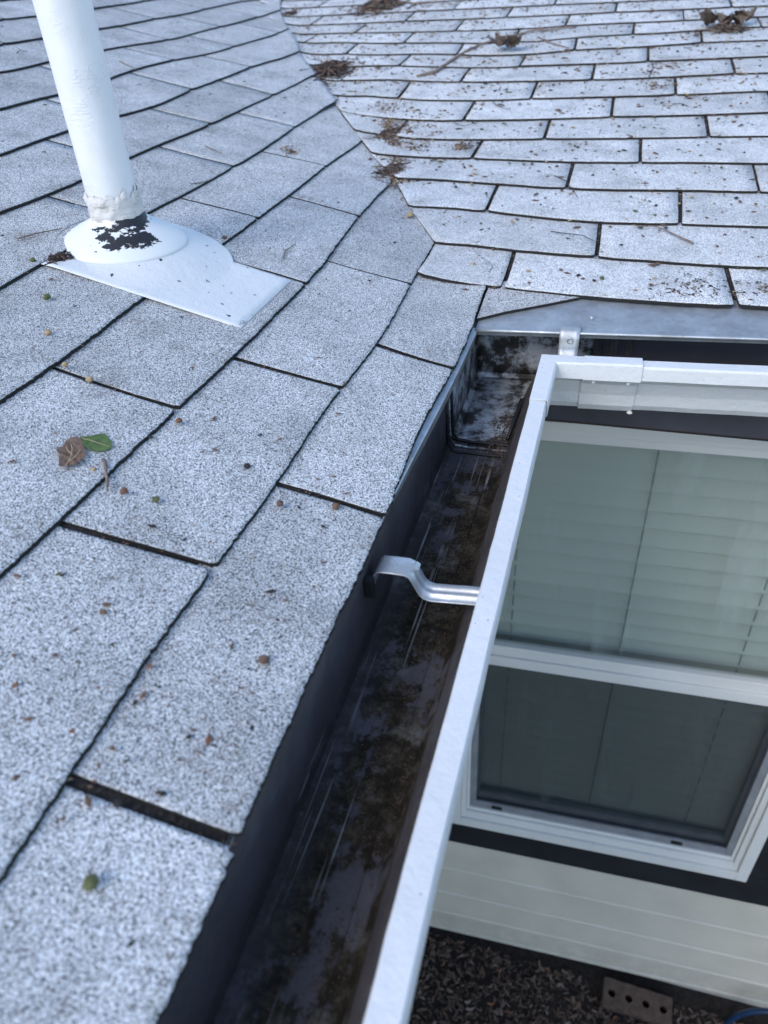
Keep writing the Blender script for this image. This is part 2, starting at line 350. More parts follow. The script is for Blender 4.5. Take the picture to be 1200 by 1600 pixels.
buttR = [(1,(650,435)),(1,(720,447)),(1,(839,459)),(1,(905,468)),(1,(1000,475)),(2,(678,388)),(2,(740,391)),(2,(920,406)),(2,(1020,413)),(3,(637,329)),(3,(690,332)),(3,(850,344)),(3,(900,350)),(4,(625,286)),(4,(740,287)),(4,(1050,302)),
 (5,(578,245)),(5,(605,249)),(5,(660,250)),(5,(880,255)),(6,(553,207)),(6,(580,215)),(6,(700,221)),(6,(1000,218)),(7,(531,177)),(7,(580,186)),(7,(660,190)),(7,(850,187)),(7,(1200,179)),(8,(513,147)),(8,(740,159)),(8,(950,153)),(8,(1200,146)),
 (9,(500,122)),(9,(600,126)),(9,(820,130)),(9,(1050,122)),(10,(491,105)),(10,(600,105)),(10,(715,107)),(10,(1200,91)),(11,(478,82)),(11,(600,88)),(11,(1200,64))]
def solve(A, B):
    n = len(A)
    for i in range(n):
        p = max(range(i, n), key=lambda r: abs(A[r][i])); A[i], A[p] = A[p], A[i]; B[i], B[p] = B[p], B[i]
        for r in range(i+1, n):
            f = A[r][i]/A[i][i]
            if f:
                A[r] = [a-f*b for a, b in zip(A[r], A[i])]; B[r] = [a-f*b for a, b in zip(B[r], B[i])]
    X = [None]*n
    for i in range(n-1, -1, -1):
        X[i] = [(B[i][c]-sum(A[i][j]*X[j][c] for j in range(i+1, n)))/A[i][i] for c in (0, 1)]
    return X
def make_warp(obs, butt, plan, inv, d, W, vf):
    P, O = [], []
    for k, n, b, t in obs:
        for px, kk in ((b, k), (t, k+1)):
            if px is None: continue
            a = plan(d[k-1]+n*W, vf(kk)); m = onroof(*px); P.append(a); O.append((m[0]-a[0], m[1]-a[1]))
    for k, px in butt:
        m = onroof(*px); s = inv(m)[0]; a = plan(s, vf(k))
        if min((a[0]-p[0])**2+(a[1]-p[1])**2 for p in P) < .02**2: continue
        P.append(a); O.append((m[0]-a[0], m[1]-a[1]))
    sg = .13
    # far points lie under a shallow ray, so their spacing is wider: one radius still covers them
    K = lambda a, b: math.exp(-((a[0]-b[0])**2+(a[1]-b[1])**2)/(2*sg*sg))
    A = [[K(a, b) + (.09 if i == j else 0) for j, b in enumerate(P)] for i, a in enumerate(P)]
    X = solve(A, [list(o) for o in O])
    def warp(s, v):
        a = plan(s, v); dx = dy = 0
        for p, x in zip(P, X):
            q = (a[0]-p[0])**2+(a[1]-p[1])**2
            if q < .36:
                e = math.exp(-q/(2*sg*sg)); dx += e*x[0]; dy += e*x[1]
        c = max(-.03, min(.03, dx)); e = max(-.03, min(.03, dy))
        return (a[0]+c, a[1]+e)
    return warp
warpL = make_warp(obsL, buttL, planL, invL, dL, W_L, vL)
warpR = make_warp(obsR, buttR, planR, invR, dR, W_R, vR)

house = empty('house', (0, 0, -2.3), label='house corner with two pale shingled roof slopes, beige siding and a white window', cat='house')
# decks
def valley_y(x): # plan y where both planes meet, x<0
    return ((-x*tL - ZR)/tR + x*sG)/cG
bm = bmesh.new()
pts = [(-.032, -2.4), (-.032, valley_y(-.032)), (-2.6, valley_y(-2.6)), (-2.6, -2.4)]
v = [bm.verts.new((x, y, -x*tL-.0008)) for x, y in pts]; v2 = [bm.verts.new((x, y, -x*tL-.016)) for x, y in pts]
bm.faces.new(v); bm.faces.new(v2[::-1])
for i in range(4): bm.faces.new((v[i], v2[i], v2[(i+1) % 4], v[(i+1) % 4]))
slopeL = put(obj('roof_slope', bm, None, M_SLOT), house)
bm = bmesh.new(); zr = lambda x, y: ZR + (y*cG - x*sG)*tR
pts = [(-.032, valley_y(-.032)), (3.2, .075), (3.2, 6.4), (-2.6, valley_y(-2.6))]
pts = [(-.032, valley_y(-.032)), (-.030, .075), (3.2, .105), (3.2, 5.2), (-2.6, valley_y(-2.6))]
v = [bm.verts.new((x, y, zr(x, y)-.0008)) for x, y in pts]; v2 = [bm.verts.new((x, y, zr(x, y)-.016)) for x, y in pts]
bm.faces.new(v); bm.faces.new(v2[::-1])
for i in range(5): bm.faces.new((v[i], v2[i], v2[(i+1) % 5], v[(i+1) % 5]))
slopeR = put(obj('roof_slope', bm, None, M_SLOT), house)
tag(slopeL, label='left roof slope falling to the near gutter'); tag(slopeR, label='flatter right roof slope littered with debris')

def sstep(a, b, x):
    t = max(0, min(1, (x-a)/(b-a))); return t*t*(3-2*t)
TH = .0042
NT = 0
def tab(warp, parent, s0b, s1b, s0t, s1t, v0, v1, lift=None, nu=14, head=.014, ox=0):
    """one shingle tab: thick dark-edged slab, butt edge raised over the course below"""
    global NT; NT += 1
    rnd = random.Random(NT*13+5)
    c0, c1 = rnd.uniform(0, .0012), rnd.uniform(0, .0012); seed = rnd.uniform(0, 99)
    rows = [v0, v0+.004, v0+(v1-v0)*.33, v0+(v1-v0)*.66, v1, v1+head]
    bm = bmesh.new(); G_ = []
    for j, v in enumerate(rows):
        f = (v-v0)/(v1-v0); ff = min(1, f); r = []
        a = s0b+(s0t-s0b)*f; b = s1b+(s1t-s1b)*f
        for i in range(nu+1):
            u = i/nu; s = a+(b-a)*u
            jit = ((noise.noise((s*420, seed, 1))*.0013 if nu > 50 else 0) + noise.noise((s*160, seed, v*90))*.0009 + noise.noise((s*40, seed, 3))*.0010) if j in (0, 1) else 0
            js = 0
            if i in (0, nu): js = noise.noise((v*150, seed, 7+i))*.0008
            if j == 0 and i in (0, nu): jit += .0022; js += .0015*(1 if i == 0 else -1)
            x, y = warp(s+js, v+jit)
            off = TH*(1-ff) + .0009 + (c0*(1-u)+c1*u)*(1-ff)**2 + noise.noise((s*5, v*5, seed))*.0005*(1-ff)
            if j == 0: off -= .0006
            if j == 5: off = .0004
            z = H(x, y)+off
            if lift: z += lift(s, v)
            r.append(bm.verts.new((x, y, z)))
        G_.append(r)
    for j in range(5):
        for i in range(nu):
            f = bm.faces.new((G_[j][i], G_[j][i+1], G_[j+1][i+1], G_[j+1][i])); f.smooth = True
    # rim down to the layer below
    rim = [G_[0][i] for i in range(nu+1)] + [G_[j][nu] for j in range(1, 6)] + [G_[5][i] for i in range(nu-1, -1, -1)] + [G_[j][0] for j in range(4, 0, -1)]
    low = []
    for q in rim:
        x, y, z = q.co; h = z-H(x, y); low.append(bm.verts.new((x, y, H(x, y)+max(.0001, min(h-.0003, h-TH+.0002)))))
    n = len(rim)
    for i in range(n):
        f = bm.faces.new((rim[i], low[i], low[(i+1) % n], rim[(i+1) % n])); f.material_index = 1
    bmesh.ops.recalc_face_normals(bm, faces=bm.faces)
    up = [f for f in bm.faces if f.material_index == 0]
    if up and up[0].normal.z < 0: bmesh.ops.reverse_faces(bm, faces=bm.faces)
    o = put(obj('shingle', bm, None, [M_GR if parent is slopeL else M_GR2, M_ASPH]), house); o.parent = parent
    o.matrix_parent_inverse = Matrix.Identity(4); return o
# parents slopeL / slopeR hold identity world matrices once the house offset is cancelled
# cut line of the left slope's shingles along the valley (upper courses)
cut = sorted([(invL(onroof(*p))[1], invL(onroof(*p))[0]) for p in [(527,166),(513,147),(500,125),(484,105),(470,85),(462,67),(456,50),(442,0)]])
def cutS(v):
    if v <= cut[0][0]: return cut[0][1]
    for a, b in zip(cut, cut[1:]):
        if v <= b[0]: return a[1]+(b[1]-a[1])*(v-a[0])/(b[0]-a[0])
    a, b = cut[-3], cut[-1]; return b[1]+(b[1]-a[1])*(v-b[0])/(b[0]-a[0])
def yL(px): return invL(onroof(*px))[0]
def xR(px): return invR(onroof(*px))[0]
slotw = {(1,0): .0078, (1,1): .0065, (1,2): .0075, (2,0): .0068, (2,1): .0060, (3,0): .0052, (2,2): .0035, (3,1): .004}
NL, NR = 20, 19
for k in range(1, NL):
    v0, v1 = vL(k), vL(k+1)
    if k == 1: eb, et = .125, .26
    elif k == 2: eb, et = yL((678,388))+.004, .47
    elif k == 3: eb, et = yL((610,293))+.002, .72
    elif k == 4: eb, et = yL((567,224))+.004, cutS(v1)
    else: eb, et = cutS(v0), cutS(v1)
    lift = None
    if k >= 5:
        lift = lambda s, v: .0042*sstep(.16, .02, cutS(v)-s)
    n = -8
    edges = []
    while True:
        s = dL[k-1]+n*W_L
        if s > eb-(.16 if k == 1 else .035): break
        if s > -2.5: edges.append((s, s, slotw.get((k, n), .0045)))
        n += 1
    prev = None
    allv = edges
    for i, (sb, st, sw) in enumerate(allv):
        if i+1 < len(allv):
            nb, nt_, nw = allv[i+1]; b1, t1 = nb-nw/2, nt_-nw/2
        else: b1, t1 = eb, et
        if b1 < .0-1.35 and k > 6: continue
        near = b1 > -1.2 and k < 5
        tab(warpL, slopeL, sb+sw/2, b1, st+sw/2, t1, v0, v1, lift, nu=110 if near else 16)
# the small piece that carries on round the corner, and its dark starter strip
bm = bmesh.new()
cor = [(745,500),(790,489),(850,478),(905,467),(905,455),(850,446),(800,440),(765,446)]
top = [bm.verts.new(onroof(*p)+Vector((0, 0, .0022))) for p in cor]; bot = [bm.verts.new(q.co-Vector((0, 0, .0032))) for q in top]
bm.faces.new(top)
for i in range(8): bm.faces.new((top[i], bot[i], bot[(i+1) % 8], top[(i+1) % 8])).material_index = 1
bmesh.ops.recalc_face_normals(bm, faces=bm.faces)
if [f for f in bm.faces if len(f.verts) == 8][0].normal.z < 0: bmesh.ops.reverse_faces(bm, faces=bm.faces)
cp = obj('shingle', bm, slopeR, [M_GR, M_ASPH]); tag(cp, label='trimmed corner piece of shingle over the inside corner')
def liftR(k, sb, st, v0, v1):
    return lambda s, v: .0030*sstep(.15, .03, s-(sb+(st-sb)*(v-v0)/(v1-v0)))
for k in range(1, NR+6):
    v0, v1 = vR(k), vR(k+1)
    ends = {1: ((651,436),(679,389)), 2: ((679,389),(639,331)), 3: ((638,330),(612,296)), 4: ((618,290),(579,247)), 5: ((579,247),(554,209)), 6: ((554,209),(532,179)), 7: ((532,179),(519,160))}
    if k in ends:
        sb, st = xR(ends[k][0]), xR(ends[k][1])
        if k == 7: st -= .03
    else:
        # under the left slope's cut edge
        def xv(v):
            y = v*math.cos(AR); return -(y*tR+ZR)/tL - .05
        sb, st = xv(v0), xv(v1)
    lift = liftR(k, sb, st, v0, v1) if k <= 6 else None
    edges = []; n = -12
    while True:
        s = dR[k-1]+n*W_R
        if s > (2.0 if k < 12 else 1.3): break
        if s > sb+.035: edges.append(s)
        n += 1
    seq = [(sb, st, 0)]+[(s, s, .0065 if random.random() < .8 else .004) for s in edges]
    for (a, at, aw), (b, bt, bw) in zip(seq, seq[1:]):
        tab(warpR, slopeR, a+aw/2, b-bw/2, at+aw/2, bt-bw/2, v0, v1, lift, nu=14 if k < 8 else 10)
for s_ in (slopeL, slopeR):
    pass
exec_fix = [o for o in bpy.data.objects if o.name.startswith('shingle')]

# ------------------------------------------------------------------ eave metal on the house
bm = bmesh.new()
def strip(bm, A, B, off0, off1, n=20, mi=0):
    ra = [bm.verts.new(Vector(A[0]).lerp(Vector(A[1]), i/n)) for i in range(n+1)]; rb = [bm.verts.new(Vector(B[0]).lerp(Vector(B[1]), i/n)) for i in range(n+1)]
    for i in range(n):
        f = bm.faces.new((ra[i], ra[i+1], rb[i+1], rb[i])); f.material_index = mi
LIPY = lambda x: -.034 + (x+.018)*.066       # lip line in plan, right eave
def PRz(x, y, dz=0): return (x, y, zr(x, y)+dz)
X1 = 3.0
for (x0, x1) in ((-.0245, X1),):
    a0, a1 = PRz(x0, .12, -.0018), PRz(x1, .16, -.0018); b0, b1 = PRz(x0, LIPY(x0), -.003), PRz(x1, LIPY(x1), -.003)
    strip(bm, (a0, a1), (b0, b1), 0, 0, 40)
    # thin return under the hem
    c0, c1 = (b0[0], b0[1]+.003, b0[2]-.007), (b1[0], b1[1]+.003, b1[2]-.007); strip(bm, (b0, b1), (c0, c1), 0, 0, 40)
edgeR = put(obj('drip_edge', bm, None, M_GALV_D), house); tag(edgeR, label='wide galvanised flange under the right slope')
bm = bmesh.new(); N = 30
tube(bm, [Vector(b0).lerp(Vector(b1), i/N)+Vector((0, -.001, .0006)) for i in range(N+1)], .0021, 8)
hem = obj('hem', bm, edgeR, M_ZINC)
bm = bmesh.new(); c = onroof(925, 494); lathe(bm, [(.0001, .0016), (.002, .0015), (.0032, .0007), (.0034, -.002)], 16, c-Vector((0, 0, .001)), Matrix.Rotation(AR, 3, 'X')); obj('screw', bm, edgeR, M_GALV)
# left eave drip edge: short lip showing as a pale line between shingle and gutter
bm = bmesh.new(); prof = [(-.10, .10*tL-.0016), (-.0225, .0225*tL-.0022), (-.0215, .0225*tL-.0035), (-.0225, -.004), (-.0265, -.018)]
ys = [-2.4+i*(2.4-.030)/30 for i in range(31)]; sh = lambda y: -.0085*sstep(-.10, -.50, y)
rings = [[bm.verts.new((x+(sh(y) if i_ else 0), y, z)) for i_, (x, z) in enumerate(prof)] for y in ys]
for a, b in zip(rings, rings[1:]):
    for i in range(len(prof)-1): bm.faces.new((a[i], a[i+1], b[i+1], b[i]))
edgeL = put(obj('drip_edge', bm, None, M_GALV), house); tag(edgeL, label='thin metal drip edge beside the near gutter')
# fascia, soffit, roof underside
bm = bmesh.new(); fbox(bm, -.055, -.034, -2.4, .036, -.16, -.002, 0, .001); put(obj('fascia_board', bm, None, M_TRIM_SHADE), house)
bm = bmesh.new(); fbox(bm, -.034, 3.0, .036, .056, -.16, .004, 0, .001); put(obj('fascia_board', bm, None, mat_simple('dark_metal_wrap', (.045, .044, .055), .6, var=.25, scale=14)), house)
bm = bmesh.new(); fbox(bm, -.60, -.056, -2.4, .215, -.175, -.165); fbox(bm, -.055, 3.0, .057, .215, -.175, -.165); put(obj('soffit', bm, None, M_BROWN), house)

# ------------------------------------------------------------------ walls and window
YW = .2
WX0, WX1, WZ0, WZ1 = -.104, .676, -1.580, -.255
bm = bmesh.new()
fbox(bm, -.60, WX0+.02, YW+.02, YW+.12, -2.45, -.175); fbox(bm, WX1-.02, 3.0, YW+.02, YW+.12, -2.45, -.175)
fbox(bm, WX0+.02, WX1-.02, YW+.02, YW+.12, -2.45, WZ0+.02); fbox(bm, WX0+.02, WX1-.02, YW+.02, YW+.12, WZ1-.02, -.175)
fbox(bm, WX0-.6, WX1+.6, YW+.9, YW+.95, -2.4, -.1); fbox(bm, WX0-.6, WX0-.55, YW+.12, YW+.9, -2.4, -.1); fbox(bm, WX1+.55, WX1+.6, YW+.12, YW+.9, -2.4, -.1)
fbox(bm, WX0-.6, WX1+.6, YW+.12, YW+.95, -2.45, -2.4); fbox(bm, WX0-.6, WX1+.6, YW+.12, YW+.95, -.1, -.05)
wall = put(obj('wall', bm, None, M_ROOM), house)
bm = bmesh.new(); fbox(bm, -.62, -.60, -2.4, .22, -2.45, -.165, 0); wl = put(obj('wall', bm, None, M_SIDE), house)
def board(y0, y1, z0, z1, lap, mat, name='siding_board', x0=-.598, x1=3.0, tilt=.012):
    b = bmesh.new(); a = [(y1, z1), (y0-tilt*.15, z1), (y0-tilt, z0+.012), (y0-tilt-.004, z0+.008), (y0-tilt-.004, z0), (y1, z0)]
    A = [b.verts.new((x0, y, z)) for y, z in a]; B = [b.verts.new((x1, y, z)) for y, z in a]
    b.faces.new(A[::-1]); b.faces.new(B)
    for i in range(6): b.faces.new((A[i], A[(i+1) % 6], B[(i+1) % 6], B[i]))
    bmesh.ops.recalc_face_normals(b, faces=b.faces)
    return obj(name, b, wall, mat)
for z0, z1 in ((-1.866, -1.712), (-2.018, -1.868), (-2.150, -2.020), (-2.262, -2.152)):
    board(YW+.012, YW+.0195, z0, z1, 0, M_SIDE)
board(YW+.016, YW+.0195, -2.46, -2.264, 0, M_SIDE, 'foundation_strip', tilt=.002)
bm = bmesh.new(); fbox(bm, -.598, 3.0, YW+.004, YW+.019, -1.706, WZ0-.002, 0, .001); obj('trim_shade_panel', bm, wall, M_TRIM_SHADE)  # near-black panels: dark trim and the shadow gap below the sill in one colour
bm = bmesh.new(); fbox(bm, -.598, WX0-.002, YW+.006, YW+.019, WZ0, -.178, 0, .001); obj('trim_shade_panel', bm, wall, M_TRIM_SHADE)
bm = bmesh.new(); fbox(bm, WX1+.002, 3.0, YW+.006, YW+.019, WZ0, -.178, 0, .001); obj('trim_shade_panel', bm, wall, M_TRIM_SHADE)
bm = bmesh.new(); fbox(bm, WX0, WX1, YW+.006, YW+.019, WZ1+.002, -.178, 0, .001); obj('trim_shade_panel', bm, wall, M_BROWN)
win = bmesh.new()
# outer frame: two steps
def ring(bm, x0, x1, z0, z1, wl_, wr, wb, wt, y0, y1, bev=.0015):
    fbox(bm, x0, x0+wl_, y0, y1, z0, z1, 0, bev); fbox(bm, x1-wr, x1, y0, y1, z0, z1, 0, bev)
    fbox(bm, x0+wl_, x1-wr, y0+.0004, y1, z0, z0+wb, 0, bev); fbox(bm, x0+wl_, x1-wr, y0+.0004, y1, z1-wt, z1, 0, bev)
ring(win, WX0, WX1, WZ0, WZ1, .028, .028, .034, .016, YW-.012, YW+.03)
ring(win, WX0+.0285, WX1-.0285, WZ0+.0345, WZ1-.0165, .014, .014, .030, .012, YW-.004, YW+.034)
ring(win, WX0+.043, WX1-.043, WZ0+.065, WZ1-.029, .008, .008, .012, .006, YW+.003, YW+.038)
window = put(obj('window', win, None, M_SASH), house); tag(window, label='white double hung window with closed blind behind')
IX0, IX1, IZ0, IZ1 = WX0+.0515, WX1-.0515, WZ0+.0775, WZ1-.0355
bm = bmesh.new(); fbox(bm, IX0, IX1, YW-.002, YW+.026, -.905, -.876, 0, .002); fbox(bm, IX0, IX1, YW+.004, YW+.026, -.8762, -.846, 0, .002); obj('meeting_rail', bm, window, M_SASH); bm = bmesh.new()
fbox(bm, IX0, IX1, YW+.006, YW+.028, IZ1-.014, IZ1, 0, .001); obj('sash', bm, window, M_SASH)
bm = bmesh.new(); ring(bm, IX0+.0005, IX1-.0005, IZ0+.0005, -.9055, .016, .016, .028, .010, YW+.006, YW+.014, .001); obj('screen_frame', bm, window, M_SCRFR)
bm = bmesh.new(); fbox(bm, IX0+.017, IX1-.017, YW+.0105, YW+.0110, IZ0+.029, -.916); obj('insect_screen', bm, window, M_SCREEN)
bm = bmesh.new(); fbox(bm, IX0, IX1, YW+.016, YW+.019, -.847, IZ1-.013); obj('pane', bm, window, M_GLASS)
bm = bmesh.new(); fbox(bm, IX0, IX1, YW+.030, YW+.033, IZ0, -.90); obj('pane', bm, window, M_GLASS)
bm = bmesh.new(); ring(bm, IX0+.001, IX1-.001, IZ0+.001, -.88, .022, .022, .045, .02, YW+.024, YW+.042, .001); obj('sash', bm, window, M_SCRFR)
for fx in (.11, .80):
    bm = bmesh.new(); xx = IX0+(IX1-IX0)*fx; fbox(bm, xx-.014, xx+.014, YW+.001, YW+.0055, IZ0+.012, IZ0+.021, 0, .001); obj('latch', bm, window, M_BLACK)
# blind behind the glass
blind = empty('window_blind', (.29, YW+.07, IZ0), label='pale closed horizontal blind hanging inside the window', cat='blind')
zz = IZ1+.02; i = 0; shared = None
while zz > IZ0+.02:
    if shared is None:
        b = bmesh.new(); n = 8; pr = []
        for q in range(n+1):
            t = q/n-.5; pr.append((-.0025*math.cos(t*math.pi) - t*.009, t*.0490))
        A = [b.verts.new((IX0-.01, -y, z)) for y, z in pr]; B = [b.verts.new((IX1+.01, -y, z)) for y, z in pr]
        for q in range(n):
            f = b.faces.new((A[q], B[q], B[q+1], A[q+1])); f.smooth = True
        shared = bpy.data.meshes.new('slat'); b.to_mesh(shared); b.free(); shared.materials.append(M_BLIND)
    o = bpy.data.objects.new('slat', shared); COL.objects.link(o); o.parent = blind
    o.location = Vector((0, YW+.058+random.uniform(-.0008, .0008), zz))-EL[blind.name]; o.rotation_euler = (random.uniform(-.02, .02), random.uniform(-.0012, .0012), 0)
    zz -= .0435
for fx, xx in ((.07, .024), (.50, .262), (.93, .505)):
    b = bmesh.new(); zz = IZ1
    while zz > IZ0+.03:
        fbox(b, xx-.0016, xx+.0016, YW+.0445, YW+.0460, zz-.030, zz); zz -= .0435
        if fx == .5: fbox(b, xx-.0010, xx+.0010, YW+.0447, YW+.0458, zz, zz+.0135)
    put(obj('cord', b, None, M_CORD), blind)

# ------------------------------------------------------------------ gutters
ZLIP = -.010
def gprof():
    # (n, z): n = distance in from the outer lip ; outer skin then inner skin
    outer = [(0.119, .004), (.119, -.094), (.046, -.094), (.039, -.084), (.034, -.066), (.024, -.045), (.007, -.033), (.0045, -.0305), (.0, -.029), (.0, -.0135), (.0015, -.0105), (.0175, -.0100), (.0190, -.0115), (.0190, -.0175)]
    inner = [(.0180, -.0175), (.0180, -.0130), (.0030, -.0130), (.0018, -.0150), (.0018, -.0275), (.0085, -.0315), (.0255, -.0440), (.0355, -.0650), (.0405, -.0830), (.0470, -.0922), (.1172, -.0922), (.1172, .004)]
    return outer, inner
def gutter_run(parent, name, P, t0, t1, nseg, grow=0):
    """P(n, t) -> plan point; t runs along the gutter; t0/t1 may depend on n (mitre)"""
    outer, inner = gprof(); prof = outer+inner; b = bmesh.new(); rings = []
    for i in range(nseg+1):
        r = []
        for n, z in prof:
            a, c = t0(n), t1(n); t = a+(c-a)*i/nseg; e_ = noise.noise((t*9, n*8, 1))*.0011+noise.noise((t*45, n*60, 2))*.0005; x, y = P(n+e_, t); r.append(b.verts.new((x, y, z+noise.noise((t*14, 5, n*20))*.0005)))
        rings.append(r)
    m = len(prof); no = len(outer)
    for a, c in zip(rings, rings[1:]):
        for i in range(m):
            f = b.faces.new((a[i], a[(i+1) % m], c[(i+1) % m], c[i])); f.material_index = 0 if i < no-1 else 1
            if i in (no-1, no, no+1, m-1): f.material_index = 0 if i != m-1 else 1
    bmesh.ops.recalc_face_normals(b, faces=b.faces)
    return put(obj(name, b, None, [M_GUT_W, M_GUT_I]), parent)
CX, CY = .087, -.086                       # outer lip corner in plan
PLg = lambda n, t: (CX-n + (t-CY)*.0, t)
gd = .066; PRg = lambda n, t: (t - n*gd, CY + n + (t-CX)*gd)
gl = empty('gutter', (.03, -1.0, -.094), label='near white gutter running from the camera to the corner, dark stained inside', cat='gutter', group='eave gutters')
gr = empty('gutter', (1.0, -.02, -.094), label='far white gutter under the right slope, above the window', cat='gutter', group='eave gutters')
gutter_run(gl, 'trough', PLg, lambda n: -2.4, lambda n: CY+n*.985, 120)
gutter_run(gr, 'trough', PRg, lambda n: CX-n*.93, lambda n: 3.0, 120)
# sleeves wrapping lip and face (1.4 mm proud)
def sleeve(parent, P, ta, tb, name='connector_sleeve', d=.0016, full=True):
    outer, _ = gprof(); pr_ = [(.0203, -.0175), (.0203, -.0086), (.001, -.0084), (-.0014, -.0102), (-.0014, -.0303)]
    if full: pr_ += [(.0035, -.0330), (.022, -.0468), (.0325, -.067), (.0372, -.085), (.045, -.0958), (.055, -.0960)]
    else: pr_ += [(.0030, -.0325), (.004, -.034)]
    b = bmesh.new(); n = 6; rings = []
    for i in range(n+1):
        t = ta+(tb-ta)*i/n; rings.append([b.verts.new((*P(q, t), z)) for q, z in pr_])
    for a, c in zip(rings, rings[1:]):
        for i in range(len(pr_)-1): b.faces.new((a[i], a[i+1], c[i+1], c[i]))
    o = put(obj(name, b, None, M_GUT_W), parent); md = o.modifiers.new('t', 'SOLIDIFY'); md.thickness = .0008; md.offset = 0
    return o
slv = sleeve(gr, PRg, .121, .190)
for tx in (.134, .176):
    b = bmesh.new(); x, y = PRg(-.002, tx); bmesh.ops.create_icosphere(b, subdivisions=2, radius=.0024, matrix=Matrix.Translation((x, y+.008, -.0365))); smooth(obj('rivet', b, slv, M_GUT_W))
    slv.children[-1].matrix_parent_inverse = Matrix.Identity(4)
# small hanging drip of caulk at the sleeve's lower edge
b = bmesh.new(); x, y = PRg(.043, .188); bmesh.ops.create_icosphere(b, subdivisions=2, radius=.0030, matrix=Matrix.Translation((x, y, -.0975)) @ Matrix.Diagonal((1.3, .8, .8, 1))); smooth(obj('caulk_blob', b, slv, M_CREAM))
# lip cap at the corner
b = bmesh.new()
pr_ = [(.0200, -.0175), (.0200, -.0092), (.001, -.0088), (-.0012, -.0108), (-.0012, -.0298), (.003, -.0318)]
rg = []
for t in (CY-.100, CY-.05, None): rg.append([b.verts.new((*(PLg(q, t if t is not None else CY+q)), z)) for q, z in pr_])
rg.append([b.verts.new((*PRg(q, .1215), z)) for q, z in pr_])
for a, c in zip(rg, rg[1:]):
    for i in range(5): b.faces.new((a[i], a[i+1], c[i+1], c[i]))
o = put(obj('corner_cap', b, None, M_GUT_W), gl); md = o.modifiers.new('t', 'SOLIDIFY'); md.thickness = .0009
# galvanised inside-corner box lapping over both troughs
b = bmesh.new(); xb, fl = CX-.1168, -.0908
yb = lambda x: CY+.1165+(x-CX)*gd
def quad(*p, mi=0):
    f = b.faces.new([b.verts.new(q) for q in p]); f.material_index = mi; return f
def gridq(p00, p10, p11, p01, nu=8, nv=6, bulge=0):
    p00, p10, p11, p01 = map(Vector, (p00, p10, p11, p01)); V = []
    for j in range(nv+1):
        r = []
        for i in range(nu+1):
            u, v = i/nu, j/nv; p = p00.lerp(p10, u).lerp(p01.lerp(p11, u), v); p.z += noise.noise(p*40)*.0006; r.append(b.verts.new(p))
        V.append(r)
    for j in range(nv):
        for i in range(nu): b.faces.new((V[j][i], V[j][i+1], V[j+1][i+1], V[j+1][i])).smooth = True
yS, xE = -.158, .128
gridq((xb+.006, yS, fl), (.040, yS, fl), (.040, yb(.04)-.004, fl), (xb+.006, yb(xb)-.004, fl), 10, 14)
gridq((.040, -.035, fl), (xE, -.035+.003, fl), (xE, yb(xE)-.004, fl), (.040, yb(.04)-.004, fl), 8, 8)
gridq((xb, yS, fl+.006), (xb, yb(xb), fl+.006), (xb, yb(xb), .002), (xb, yS, .002), 14, 5)
gridq((xb+.0005, yb(xb), fl+.006), (xE, yb(xE), fl+.006), (xE, yb(xE), .002), (xb+.0005, yb(xb), .002), 14, 5)
quad((xb, yS, fl+.006), (xb+.006, yS, fl), (xb+.006, yb(xb)-.004, fl), (xb, yb(xb), fl+.006))
quad((xb, yb(xb), fl+.006), (xb+.006, yb(xb)-.004, fl), (xE, yb(xE)-.004, fl), (xE, yb(xE), fl+.006))
# raised rolled front edge of the box along the near cut
bmesh.ops.remove_doubles(b, verts=b.verts, dist=.0002)
o = put(obj('corner_box', b, None, M_GALV_S), gl); tag(o, label='pale stained galvanised corner box'); md = o.modifiers.new('t', 'SOLIDIFY'); md.thickness = .0012; md.offset = 0
# sealed laps: raised caulk beads across floor, up the back wall
for k, (yy, r) in enumerate(((-.160, .0022), (-.174, .0015), (-.187, .0018))):
    b = bmesh.new(); z0 = -.0905
    pts = [(xb+.001, yy-.004, -.012), (xb+.0012, yy-.002, -.045), (xb+.002, yy, z0+.010), (xb+.008, yy+.001, z0+.0008)] + [(xb+.008+.074*i/8, yy+noise.noise((i*.7, k, 0))*.0022, z0) for i in range(1, 9)]
    tube(b, pts, [r*(1+.3*noise.noise((i, k, 5))) for i in range(len(pts))], 6); put(smooth(obj('seam_bead', b, None, M_BLACK if k != 1 else M_GALV_S)), gl)
b = bmesh.new(); tube(b, [(.040, -.15, -.0875), (.043, -.10, -.084), (.047, -.06, -.080), (.060, -.035, -.080), (.10, -.028, -.080)], [.002, .003, .003, .003, .002], 6); put(smooth(obj('seam_bead', b, None, M_BLACK)), gl)
# straight-stamped crease near the floor's front edge
b = bmesh.new(); tube(b, [(.028+.0008*math.sin(i), -2.3+i*.107, -.0924) for i in range(20)], .0013, 6); put(smooth(obj('floor_crease', b, None, M_GUT_I)), gl)
